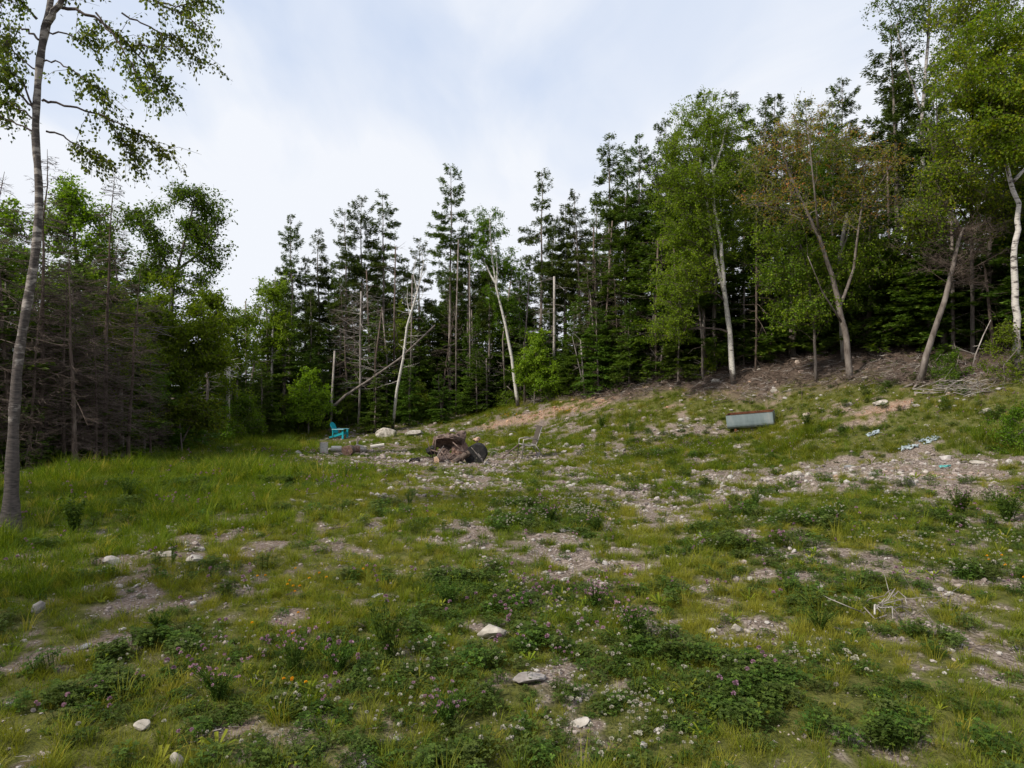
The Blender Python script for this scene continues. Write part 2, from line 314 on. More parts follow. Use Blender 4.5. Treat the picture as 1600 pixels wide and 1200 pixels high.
M = {}
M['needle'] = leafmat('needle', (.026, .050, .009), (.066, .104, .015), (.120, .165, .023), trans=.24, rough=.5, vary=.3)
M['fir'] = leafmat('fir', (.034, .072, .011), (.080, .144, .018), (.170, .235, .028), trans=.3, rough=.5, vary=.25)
M['birchleaf'] = leafmat('birchleaf', (.075, .14, .010), (.145, .23, .015), (.22, .30, .025), trans=.42)
M['mapleleaf'] = leafmat('mapleleaf', (.055, .105, .010), (.12, .18, .015), (.21, .24, .02), trans=.42)
M['goldleaf'] = leafmat('goldleaf', (.06, .12, .010), (.14, .20, .014), (.30, .30, .018), trans=.45)
M['redleaf'] = leafmat('redleaf', (.07, .12, .012), (.165, .165, .022), (.36, .12, .05), trans=.42)
M['darkleaf'] = leafmat('darkleaf', (.045, .105, .009), (.085, .170, .013), (.15, .24, .02), trans=.42)
M['brownneedle'] = leafmat('brownneedle', (.05, .04, .03), (.09, .07, .05), (.12, .09, .06), trans=.15)
M['sprucebark'] = noisemat('sprucebark', [(.07, .054, .046), (.17, .14, .122), (.29, .26, .235)], 6, 8, .9, .6, (1, 1, .5))
M['deadwood'] = noisemat('deadwood', [(.045, .031, .024), (.095, .069, .055), (.165, .130, .108)], 7, 6, .9, .4, (1, 1, .3))
M['greywood'] = noisemat('greywood', [(.09, .075, .066), (.24, .21, .19), (.44, .41, .38)], 5, 8, .85, .5, (1, 1, .35))
M['birch'] = birchmat('birch', (.56, .52, .48), amt=.56, low=1.2)
M['birchnear'] = birchmat('birchnear', (.36, .32, .29), amt=.475, low=4.6, blotch=4.5)
M['birchlog'] = birchmat('birchlog', (.60, .56, .51), (.06, .05, .045), .60, 0)
M['birchfar'] = birchmat('birchfar', (.60, .565, .52), (.06, .05, .045), .60, .8)
M['birchgrey'] = birchmat('birchgrey', (.40, .37, .35), (.05, .04, .037), .52, 2.0)
M['bark'] = noisemat('bark', [(.07, .055, .047), (.15, .125, .11), (.24, .21, .19)], 7, 8, .9, .5, (1, 1, .4))
M['twig'] = noisemat('twig', [(.05, .035, .03), (.11, .085, .075)], 12, 4, .9, .2)
M['grass'] = leafmat('grass', (.040, .078, .008), (.098, .152, .012), (.19, .235, .019), trans=.4, vary=.22, ycol=(.28, .25, .038))
M['clover'] = leafmat('clover', (.026, .054, .009), (.052, .100, .015), (.095, .155, .022), trans=.32, vary=.22, ycol=(.12, .13, .04))
M['petalw'] = leafmat('petalw', (.22, .22, .14), (.42, .40, .32), (.60, .58, .50), trans=.3, vary=.1)
M['petalp'] = leafmat('petalp', (.22, .12, .15), (.33, .19, .25), (.42, .29, .35), trans=.3, vary=.2)
M['petaly'] = leafmat('petaly', (.55, .28, .02), (.75, .42, .02), (.8, .5, .05), trans=.3, vary=.1)
M['stonem'] = noisemat('stonem', [(.16, .14, .13), (.31, .28, .265), (.50, .47, .45)], 5, 8, .9, .6)
M['stonedark'] = noisemat('stonedark', [(.10, .10, .105), (.20, .20, .21), (.36, .36, .37)], 6, 8, .9, .6)
M['stonewhite'] = noisemat('stonewhite', [(.11, .095, .078), (.30, .27, .235), (.48, .445, .40)], 7, 12, .9, .6)

def pebblemat():
    m, nt, N, L = newmat('pebble'); out = N('ShaderNodeOutputMaterial'); oi = N('ShaderNodeObjectInfo')
    r = ramp(N, [(0, (.12, .10, .09)), (.35, (.24, .19, .17)), (.6, (.33, .27, .24)), (.85, (.33, .30, .28)), (1, (.40, .37, .34))]); L(oi.outputs['Random'], r.inputs[0])
    tc = N('ShaderNodeTexCoord'); nz = N('ShaderNodeTexNoise'); nz.inputs['Scale'].default_value = 3; nz.inputs['Detail'].default_value = 5; L(tc.outputs['Object'], nz.inputs[0])
    mx = N('ShaderNodeMix'); mx.data_type = 'RGBA'; mx.blend_type = 'MULTIPLY'; mx.inputs[0].default_value = .6; L(r.outputs[0], mx.inputs[6]); L(nz.outputs[0], mx.inputs[7])
    hs = N('ShaderNodeHueSaturation'); hs.inputs['Value'].default_value = 1.35; hs.inputs['Saturation'].default_value = .9; L(mx.outputs[2], hs.inputs['Color'])
    ia = N('ShaderNodeAttribute'); ia.attribute_type = 'INSTANCER'; ia.attribute_name = 'dry'
    mr = N('ShaderNodeMix'); mr.data_type = 'RGBA'; mr.blend_type = 'MULTIPLY'; L(ia.outputs['Fac'], mr.inputs[0]); L(hs.outputs[0], mr.inputs[6]); mr.inputs[7].default_value = (1.25, .85, .6, 1)
    p = N('ShaderNodeBsdfPrincipled'); p.inputs['Roughness'].default_value = .85; L(mr.outputs[2], p.inputs['Base Color']); L(p.outputs[0], out.inputs[0]); return m
M['pebble'] = pebblemat()

def groundmat():
    m, nt, N, L = newmat('ground'); out = N('ShaderNodeOutputMaterial'); g = N('ShaderNodeNewGeometry')
    def attr(n): a = N('ShaderNodeAttribute'); a.attribute_name = n; return a.outputs['Fac']
    def noise(s, d=8, r=.6):
        n = N('ShaderNodeTexNoise'); n.inputs['Scale'].default_value = s; n.inputs['Detail'].default_value = d; n.inputs['Roughness'].default_value = r; L(g.outputs['Position'], n.inputs[0]); return n.outputs[0]
    def mix(f, a, b, bt='MIX'):
        x = N('ShaderNodeMix'); x.data_type = 'RGBA'; x.blend_type = bt
        if isinstance(f, float): x.inputs[0].default_value = f
        else: L(f, x.inputs[0])
        for i, c in ((6, a), (7, b)):
            if isinstance(c, tuple): x.inputs[i].default_value = (*c, 1)
            else: L(c, x.inputs[i])
        return x.outputs[2]
    vo = N('ShaderNodeTexVoronoi'); vo.inputs['Scale'].default_value = 38; L(g.outputs['Position'], vo.inputs[0])
    sx = N('ShaderNodeSeparateXYZ'); L(vo.outputs['Color'], sx.inputs[0])
    rv = ramp(N, [(0, (.08, .066, .055)), (.4, (.185, .155, .134)), (.75, (.275, .238, .208)), (1, (.38, .34, .305))]); L(sx.outputs[0], rv.inputs[0])
    r2 = ramp(N, [(.3, (.55, .52, .5)), (.7, (1.15, 1.08, 1.04))]); L(noise(3, 10, .7), r2.inputs[0])
    grav = mix(1.0, rv.outputs[0], r2.outputs[0], 'MULTIPLY')
    r3 = ramp(N, [(.3, (.13, .070, .042)), (.52, (.30, .175, .105)), (.75, (.45, .32, .22))]); L(noise(5, 10, .7), r3.inputs[0])
    red = mix(.45, r3.outputs[0], rv.outputs[0])
    r4 = ramp(N, [(.3, (.035, .026, .02)), (.5, (.085, .062, .05)), (.72, (.16, .12, .10))]); L(noise(9, 12, .75), r4.inputs[0])
    r5 = ramp(N, [(.3, (.032, .036, .012)), (.5, (.085, .090, .024)), (.7, (.155, .140, .06))]); L(noise(7, 12, .75), r5.inputs[0])
    rb_ = ramp(N, [(.25, (.045, .032, .026)), (.45, (.115, .082, .066)), (.62, (.20, .150, .125)), (.75, (.33, .27, .235))]); L(noise(26, 12, .8), rb_.inputs[0])
    gb = mix(.25, rb_.outputs[0], rv.outputs[0])
    c0 = mix(attr('brownm'), grav, gb); c = mix(attr('redm'), c0, red)
    c = mix(attr('grassm'), c, r5.outputs[0])
    c = mix(attr('litm'), c, r4.outputs[0])
    p = N('ShaderNodeBsdfPrincipled'); p.inputs['Roughness'].default_value = 1; p.inputs['Specular IOR Level'].default_value = .04; L(c, p.inputs['Base Color'])
    b1 = N('ShaderNodeBump'); b1.inputs['Strength'].default_value = .9; b1.inputs['Distance'].default_value = .012; b1.invert = True; L(vo.outputs['Distance'], b1.inputs['Height'])
    b2 = N('ShaderNodeBump'); b2.inputs['Strength'].default_value = .8; b2.inputs['Distance'].default_value = .05; L(noise(6, 10, .7), b2.inputs['Height']); L(b1.outputs[0], b2.inputs['Normal'])
    L(b2.outputs[0], p.inputs['Normal']); L(p.outputs[0], out.inputs[0]); return m

# ---------------------------------------------------------------- ground sheet
def ground():
    a1 = np.linspace(-48, 48, 560); a2 = np.linspace(48, 312, 120)[1:-1]
    an = np.radians(np.concatenate([a1, a2])); na = len(an)
    r = np.concatenate([[.15, .6, 1.2], np.geomspace(1.6, 60, 420), np.geomspace(63, 420, 22)]); nr = len(r)
    X = r[:, None] * np.sin(an)[None]; Y = r[:, None] * np.cos(an)[None]
    Z = hh(X, Y); Z = np.where(r[:, None] > 200, np.minimum(Z, 8), Z)
    v = np.stack([X, Y, Z], -1).reshape(-1, 3)
    i = np.arange(nr - 1)[:, None] * na; j = np.arange(na)[None]; k = (j + 1) % na
    q = np.stack([i + j, i + na + j, i + na + k, i + k], -1).reshape(-1, 4)[:, ::-1]
    mb = MB(); mb.add(v, q)
    mb.add(np.vstack([v[:na], [[0, 0, hz1(0, 0)]]]), None, [(j_, (j_ + 1) % na, na) for j_ in range(na)])
    o = mb.build('ground', groundmat(), smooth=True); tag(o, 'patchy gravel and grass clearing rising to a bank', kind='structure')
    f = fields(X.ravel(), Y.ravel()); me = o.data; pad = np.zeros(na + 1)
    for nm, key in (('grassm', 'grass'), ('redm', 'red'), ('litm', 'lit'), ('brownm', 'brown')):
        a = me.attributes.new(nm, 'FLOAT', 'POINT'); a.data.foreach_set('value', np.concatenate([np.clip(f[key], 0, 1), pad]).astype(np.float32))
ground()

# ---------------------------------------------------------------- geometry-node scatter for uncountable cover
def scatter(name, label, pts, templates, rot, scl, idx, dry=None):
    coll = bpy.data.collections.new(name + '_kinds')
    for t in templates: coll.objects.link(t)
    n = len(pts); me = bpy.data.meshes.new(name); me.vertices.add(n); me.vertices.foreach_set('co', pts.astype(np.float32).ravel())
    a = me.attributes.new('rot', 'FLOAT_VECTOR', 'POINT'); a.data.foreach_set('vector', rot.astype(np.float32).ravel())
    a = me.attributes.new('scl', 'FLOAT', 'POINT'); a.data.foreach_set('value', scl.astype(np.float32))
    a = me.attributes.new('idx', 'INT', 'POINT'); a.data.foreach_set('value', idx.astype(np.int32))
    a = me.attributes.new('dry', 'FLOAT', 'POINT'); a.data.foreach_set('value', (np.zeros(n) if dry is None else dry).astype(np.float32))
    for m in templates[0].data.materials: me.materials.append(m)
    o = bpy.data.objects.new(name, me); col.objects.link(o); tag(o, label, kind='stuff')
    ng = bpy.data.node_groups.new(name, 'GeometryNodeTree'); ng.interface.new_socket('Geometry', in_out='INPUT', socket_type='NodeSocketGeometry'); ng.interface.new_socket('Geometry', in_out='OUTPUT', socket_type='NodeSocketGeometry')
    N = ng.nodes.new; L = ng.links.new; gi = N('NodeGroupInput'); go = N('NodeGroupOutput')
    ci = N('GeometryNodeCollectionInfo'); ci.inputs[0].default_value = coll; ci.inputs[1].default_value = True; ci.inputs[2].default_value = True
    ip = N('GeometryNodeInstanceOnPoints')
    def na(nm, dt): x = N('GeometryNodeInputNamedAttribute'); x.data_type = dt; x.inputs[0].default_value = nm; return x.outputs[0]
    L(gi.outputs[0], ip.inputs['Points']); L(ci.outputs[0], ip.inputs['Instance']); ip.inputs['Pick Instance'].default_value = True
    L(na('idx', 'INT'), ip.inputs['Instance Index']); L(na('scl', 'FLOAT'), ip.inputs['Scale'])
    er = N('FunctionNodeEulerToRotation'); L(na('rot', 'FLOAT_VECTOR'), er.inputs[0]); L(er.outputs[0], ip.inputs['Rotation'])
    L(ip.outputs[0], go.inputs[0])
    md = o.modifiers.new('scatter', 'NODES'); md.node_group = ng
    return o
def rand_pts(dmin, dmax, dens, amax=44):                  # uniform per square metre inside a wide wedge ahead
    ar = math.radians(amax) * (dmax ** 2 - dmin ** 2); n = int(ar * dens)
    a = np.radians(rng.uniform(-amax, amax, n)); d = np.sqrt(rng.uniform(dmin ** 2, dmax ** 2, n)) / np.cos(a)
    return d * np.sin(a), d * np.cos(a)

def tuft(seed, nb, h, rad, w, lean, lo=.0, hi=1.0, curl=.5):
    r = np.random.default_rng(seed); mb = MB()
    a = r.uniform(0, 6.283, nb); rr = rad * np.sqrt(r.random(nb)); b = np.stack([rr * np.cos(a), rr * np.sin(a), np.full(nb, -.02)], 1)
    ln = a + r.normal(0, .9, nb); hh_ = h * r.uniform(.45, 1.1, nb); L_ = lean * r.uniform(.3, 1.6, nb)
    d = np.stack([np.cos(ln), np.sin(ln), np.zeros(nb)], 1); sd_ = np.stack([-np.sin(ln + r.normal(0, .5, nb)), np.cos(ln), np.zeros(nb)], 1)
    ww = w * r.uniform(.6, 1.2, nb)[:, None]
    p1 = b + d * (L_ * .3)[:, None] * hh_[:, None] + np.array([0, 0, 1]) * hh_[:, None] * .5
    p2 = b + d * (L_ * .95)[:, None] * hh_[:, None] + np.array([0, 0, 1]) * (hh_ * (.93 - curl * .12 * L_))[:, None]
    V = np.stack([b - sd_ * ww / 2, b + sd_ * ww / 2, p1 + sd_ * ww * .42, p1 - sd_ * ww * .42, p2], 1).reshape(-1, 3)
    i = np.arange(nb)[:, None] * 5; mb.add(V, i + np.array([[0, 1, 2, 3]]), i + np.array([[3, 2, 4]]), np.repeat(r.uniform(lo, hi, nb), 5)); return mb
def clover_patch(seed, n, rad, h, ls):
    r = np.random.default_rng(seed); mb = MB()
    a = r.uniform(0, 6.283, n); rr = rad * r.random(n) ** .6
    z = h * r.uniform(.35, 1, n) * (1 - .4 * (rr / rad) ** 2)
    b = np.stack([rr * np.cos(a), rr * np.sin(a), z], 1); tint = r.random(n) ** 1.2
    mb.prisms(b * np.array([.7, .7, 0]) - np.array([0, 0, .01]), b, .0012, .0009, .5)
    tl = np.stack([r.normal(0, .35, n), r.normal(0, .35, n), np.ones(n)], 1); s = ls * r.uniform(.65, 1.2, n)
    for k in range(3):
        th = r.uniform(0, 6.283, n) * 0 + a * 3 + k * 2.0944
        D = np.stack([np.cos(th), np.sin(th), r.normal(.05, .15, n)], 1); D = D - tl * (D * tl).sum(1, keepdims=True) / (tl * tl).sum(1, keepdims=True) * .9
        mb.leaves(b, D, tl, s, s * .85, tint, .12)
    return mb
def head(mb, c, r0, seed, n=34, mi=1):
    r = np.random.default_rng(seed); v = r.normal(0, 1, (n, 3)); v[:, 2] = np.abs(v[:, 2]) * 1.2 - .25; v /= np.linalg.norm(v, axis=1, keepdims=True)
    k = mb.n; q0 = len(mb.q); mb.leaves(np.array(c) + v * r0 * .3, v, np.roll(v, 1, 1), r0 * .85, r0 * .75, r.random(n), .2)
    for i in range(q0, len(mb.q)): mb.qm[i][:] = mi
    return mb
def flower_template(seed, h, r0, petal, nleaf=2, nh=1):
    mb = MB(); r = np.random.default_rng(seed)
    for k in range(nh):
        e = np.array([r.normal(0, h * .25), r.normal(0, h * .25), h * r.uniform(.75, 1.1)]) if nh > 1 else np.array([r.normal(0, h * .12), r.normal(0, h * .12), h])
        mb.tube([(0, 0, -.01), e * np.array([.35, .35, .5]), e], [.0016, .0013, .0012], 3, .4, cap=False)
        head(mb, e, r0, seed + k)
        for q in range(nleaf):
            t = e * r.uniform(.3, .75); D = np.array([[r.normal(), r.normal(), .35]]); mb.leaves(t[None], D, np.array([[0, 0, 1.]]), .035, .013, r.random(1), .1)
    return mb.build('flower', [M['clover'], petal], link=False)

def d0(x, y): return np.hypot(x, y)
def lawns():
    # near and middle distance grass
    T = [tuft(i, 34, .10, .05, .0042, .75).build('tuft', M['grass'], link=False) for i in range(4)]
    T += [tuft(10 + i, 46, .17, .06, .0048, .8).build('tuft', M['grass'], link=False) for i in range(4)]
    T += [tuft(20 + i, 16, .07, .06, .0040, 1.3).build('tuft', M['grass'], link=False) for i in range(2)]
    T += [tuft(30 + i, 22, .30, .05, .0045, .55, .2, 1.0, .9).build('tuft', M['grass'], link=False) for i in range(2)]
    T[9] = T[9]
    Xs, Ys, Sc, Id, Dr = [], [], [], [], []
    for dmin, dmax, dens, base in ((1.9, 7, 330, .9), (7, 14, 190, 1.1), (14, 28, 105, 1.45), (28, 46, 55, 1.9)):
        x, y = rand_pts(dmin, dmax, dens); f = fields(x, y)
        keep = rng.random(len(x)) < f['grass'] * (1 - .55 * f['clover']) * .95 + .10 * (1 - f['lit']) * (1 - .45 * f['bare'])
        x, y = x[keep], y[keep]; f = {k: v[keep] for k, v in f.items()}; n = len(x)
        lush = fbm(x / 2.2, y / 2.2, 61, 3); hgt = fbm(x / .8, y / .8, 67, 2)
        k = rng.random(n); idx = np.where(k < .45, rng.integers(0, 4, n), np.where(k < .8, 8 + rng.integers(0, 2, n), 4 + rng.integers(0, 4, n)))
        tallm = (rng.random(n) < f['tall'] * .8 * sstep(.38, .55, fbm(x / 1.3, y / 1.3, 63, 3))); idx = np.where(tallm, np.where(rng.random(n) < .6, 4 + rng.integers(0, 4, n), 10 + rng.integers(0, 2, n)), idx)
        idx = np.where((rng.random(n) < .035), 10 + rng.integers(0, 2, n), idx)
        sc = base * (.55 + .75 * hgt) * rng.uniform(.7, 1.25, n) * (1 + .35 * f['tall']) * (.6 + .4 * f['grass'])
        sc *= np.where(f['slope'] > .5, .72, 1) * (1 - .72 * np.clip(ev(SHORT, x, y), 0, 1))
        if dmin < 8: sc *= .88
        dry = np.clip((.59 - lush) * 1.2 + .12 * f['slope'] + .05 * (d0(x, y) < 9) + .35 * f['bare'] - .45 * f['tall'] - .2 * (x < -4) + rng.normal(0, .15, n), 0, .95); dry = np.where(rng.random(n) < .07, 1.25, dry)
        Xs.append(x); Ys.append(y); Sc.append(sc); Id.append(idx); Dr.append(dry)
    x = np.concatenate(Xs); y = np.concatenate(Ys); n = len(x); z = hh(x, y)
    rot = np.stack([rng.normal(0, .12, n), rng.normal(0, .12, n), rng.uniform(0, 6.283, n)], 1)
    scatter('grass', 'patchy yellow green grass over the gravel clearing and bank', np.stack([x, y, z], 1), T, rot, np.concatenate(Sc), np.concatenate(Id), np.concatenate(Dr))
    print('grass', n)
    # clover and low broad leaves
    T = [clover_patch(40 + i, 60, .11, .085, .017).build('sprig', M['clover'], link=False) for i in range(4)]
    T += [clover_patch(50 + i, 70, .12, .15, .020).build('sprig', M['clover'], link=False) for i in range(3)]
    def rosette(seed, n, ln, wd, up):
        r = np.random.default_rng(seed); mb = MB()
        for k in range(n):
            a = k * 2.4 + r.normal(0, .2); L_ = ln * r.uniform(.6, 1.1); D = np.array([math.cos(a), math.sin(a), up * r.uniform(.4, 1.4)]); S_ = np.array([-math.sin(a), math.cos(a), 0]); w_ = wd * r.uniform(.7, 1.1)
            p = [np.zeros(3) + D * L_ * .12, D * L_ * .5, D * L_ * np.array([.8, .8, .75]), D * L_ * np.array([1, 1, .62])]; ws = [w_ * .25, w_ * .9, w_, .0]
            v = []
            for q_, u_ in zip(p, ws): v += [q_ - S_ * u_ / 2, q_ - [0, 0, u_ * .12], q_ + S_ * u_ / 2]
            mb.add(v, [(3 * i_ + c, 3 * i_ + c + 1, 3 * i_ + c + 4, 3 * i_ + c + 3) for i_ in range(3) for c in (0, 1)], None, r.random())
        return mb
    T += [rosette(60, 9, .10, .028, .55).build('sprig', M['clover'], link=False), rosette(61, 12, .13, .022, .9).build('sprig', M['grass'], link=False), rosette(62, 7, .07, .035, .35).build('sprig', M['clover'], link=False)]
    Xs, Ys, Sc, Id, Dr = [], [], [], [], []
    for dmin, dmax, dens, base in ((1.9, 7, 190, .85), (7, 14, 95, 1.05), (14, 26, 40, 1.5)):
        x, y = rand_pts(dmin, dmax, dens); f = fields(x, y)
        keep = rng.random(len(x)) < f['clover'] * .50 * (.4 + 1.2 * sstep(.4, .6, fbm(x / .33, y / .33, 74, 2))) + .10 * f['grass'] * sstep(.45, .6, fbm(x / 1.7, y / 1.7, 73, 3)) + .03
        x, y = x[keep], y[keep]; n = len(x); hgt = fbm(x / .7, y / .7, 71, 2)
        Xs.append(x); Ys.append(y); Sc.append(base * (.5 + .85 * hgt) * rng.uniform(.75, 1.2, n) * (1 - .75 * np.clip(ev(SHORT, x, y), 0, 1))); Id.append(np.where(rng.random(n) < .16, 7 + rng.integers(0, 3, n), np.where(hgt > .55, 4 + rng.integers(0, 3, n), rng.integers(0, 4, n)))); Dr.append(np.clip(rng.normal(.1, .2, n), 0, .8))
    x = np.concatenate(Xs); y = np.concatenate(Ys); n = len(x)
    rot = np.stack([rng.normal(0, .1, n), rng.normal(0, .1, n), rng.uniform(0, 6.283, n)], 1)
    scatter('clover', 'dark green clover leaves in low spreading patches', np.stack([x, y, hh(x, y)], 1), T, rot, np.concatenate(Sc), np.concatenate(Id), np.concatenate(Dr))
    print('clover', n)
    # blossoms
    def blooms(name, label, T, dens, fld, thr, cut, sc0, seed, far=24):
        x, y = rand_pts(1.9, far, dens); f = fields(x, y)
        cl = fbm(x / .6, y / .6, seed, 3) + .35 * (fbm(x / 2.5, y / 2.5, seed + 5, 2) - .5)
        right = sstep(-6, 4, x) if fld == 'w' else 1
        p = (f['clover'] * .85 + .15 * f['grass']) * sstep(thr, cut, cl) * right
        k = rng.random(len(x)) < p; x, y = x[k], y[k]; n = len(x)
        rot = np.stack([rng.normal(0, .15, n), rng.normal(0, .15, n), rng.uniform(0, 6.283, n)], 1)
        d = np.hypot(x, y); scatter(name, label, np.stack([x, y, hh(x, y)], 1), T, rot, sc0 * rng.uniform(.65, 1.25, n) * (1 + d / 60), rng.integers(0, len(T), n)); print(name, n)
    blooms('white_clover', 'small round white clover heads dotted over the green', [flower_template(70 + i, .13, .0135, M['petalw']) for i in range(3)], 210, 'w', .45, .66, .80, 81)
    blooms('red_clover', 'pinkish purple clover heads on taller leafy stems', [flower_template(80 + i, .2, .016, M['petalp'], 5, 2) for i in range(3)], 26, 'p', .43, .66, .85, 91)
    # pebbles and stones in the gravel
    def peb(seed):
        r = np.random.default_rng(seed); mb = MB(); bpy_v, faces = ico(1)
        v = bpy_v * (1 + .35 * (r.random((len(bpy_v), 1)) - .5)) * np.array([1, r.uniform(.6, .95), r.uniform(.4, .7)]); mb.add(v * .5, None, faces); return mb.build('pebble', M['pebble'], link=False)
    T = [peb(100 + i) for i in range(6)]
    Xs, Ys, Sc, Dr = [], [], [], []
    for dmin, dmax, dens, base in ((1.9, 6, 1100, .013), (6, 12, 420, .020), (12, 22, 240, .034), (22, 42, 50, .06)):
        x, y = rand_pts(dmin, dmax, dens); f = fields(x, y)
        k = rng.random(len(x)) < (1 - f['grass'] * .85) * (1 - f['lit'] * .85) * (.55 + .45 * f['bare']) * (.35 + 1.1 * sstep(.4, .6, fbm(x / .5, y / .5, 77, 2))); x, y = x[k], y[k]; n = len(x)
        Xs.append(x); Ys.append(y); Sc.append(base * np.minimum(rng.pareto(2.6, n) + .55, 4.2)); Dr.append(f['red'][k])
    x = np.concatenate(Xs); y = np.concatenate(Ys); n = len(x); sc = np.concatenate(Sc)
    rot = np.stack([rng.normal(0, .3, n), rng.normal(0, .3, n), rng.uniform(0, 6.283, n)], 1)
    scatter('gravel', 'pinkish grey gravel and pebbles on the bare ground', np.stack([x, y, hh(x, y) + sc * .12], 1), T, rot, sc, rng.integers(0, 6, n), np.concatenate(Dr)); print('gravel', n)
    # dead twigs, bark chips and straw
    def stick(seed, L_, r_, branches):
        r = np.random.default_rng(seed); mb = MB(); p = np.array([[-L_ / 2, 0, 0], [-L_ / 6, L_ * r.normal(0, .06), L_ * .04], [L_ / 6, L_ * r.normal(0, .08), L_ * .03], [L_ / 2, L_ * r.normal(0, .1), 0]])
        mb.tube(p, [r_, r_ * .9, r_ * .7, r_ * .3], 4)
        for k in range(branches):
            a = p[1 + k % 2]; mb.tube([a, a + np.array([L_ * .2, r.normal(0, L_ * .12), L_ * r.uniform(.02, .12)]), a + np.array([L_ * .33, r.normal(0, L_ * .2), L_ * r.uniform(0, .2)])], [r_ * .6, r_ * .4, r_ * .15], 3)
        return mb
    T = [stick(120 + i, .12, .0035, 0).build('straw', M['greywood'], link=False) for i in range(3)] + [stick(130 + i, .5, .008, 2).build('straw', M['deadwood'], link=False) for i in range(4)] + [stick(140 + i, .45, .007, 2).build('straw', M['greywood'], link=False) for i in range(2)]
    Xs, Ys, Sc, Id = [], [], [], []
    for dmin, dmax, dens, s in ((1.9, 9, 220, .55), (9, 20, 60, .9)):
        x, y = rand_pts(dmin, dmax, dens); f = fields(x, y); k = rng.random(len(x)) < (.15 + .7 * sstep(0, -3, x)) * (1 - f['grass'] * .8) * (1 - f['lit']); x, y = x[k], y[k]; n = len(x)
        Xs.append(x); Ys.append(y); Sc.append(s * rng.uniform(.3, 1.1, n)); Id.append(np.where(rng.random(n) < .93, rng.integers(0, 3, n), rng.integers(3, 9, n)))
    x, y = rand_pts(12, 46, 34); f = fields(x, y); k = rng.random(len(x)) < np.clip(f['lit'] * 1.4, 0, 1) * (.15 + .85 * (x > 1)) * (1 - .75 * (litter_field(x, y - 4) > .6)); x, y = x[k], y[k]; n = len(x)
    Xs.append(x); Ys.append(y); Sc.append(rng.uniform(.6, 1.8, n)); Id.append(rng.integers(3, 9, n))
    x = np.concatenate(Xs); y = np.concatenate(Ys); n = len(x)
    rot = np.stack([rng.normal(0, .25, n), rng.normal(0, .25, n), rng.uniform(0, 6.283, n)], 1)
    scatter('twig_litter', 'dead twigs and bark scraps strewn on ground and forest edge', np.stack([x, y, hh(x, y) + .02], 1), T, rot, np.concatenate(Sc), np.concatenate(Id)); print('twigs', n)

def ico(sub):
    import bmesh
    bm = bmesh.new(); bmesh.ops.create_icosphere(bm, subdivisions=sub, radius=1)
    v = np.array([x.co for x in bm.verts]); f = np.array([[l.index for l in p.verts] for p in bm.faces]); bm.free(); return v, f
lawns()

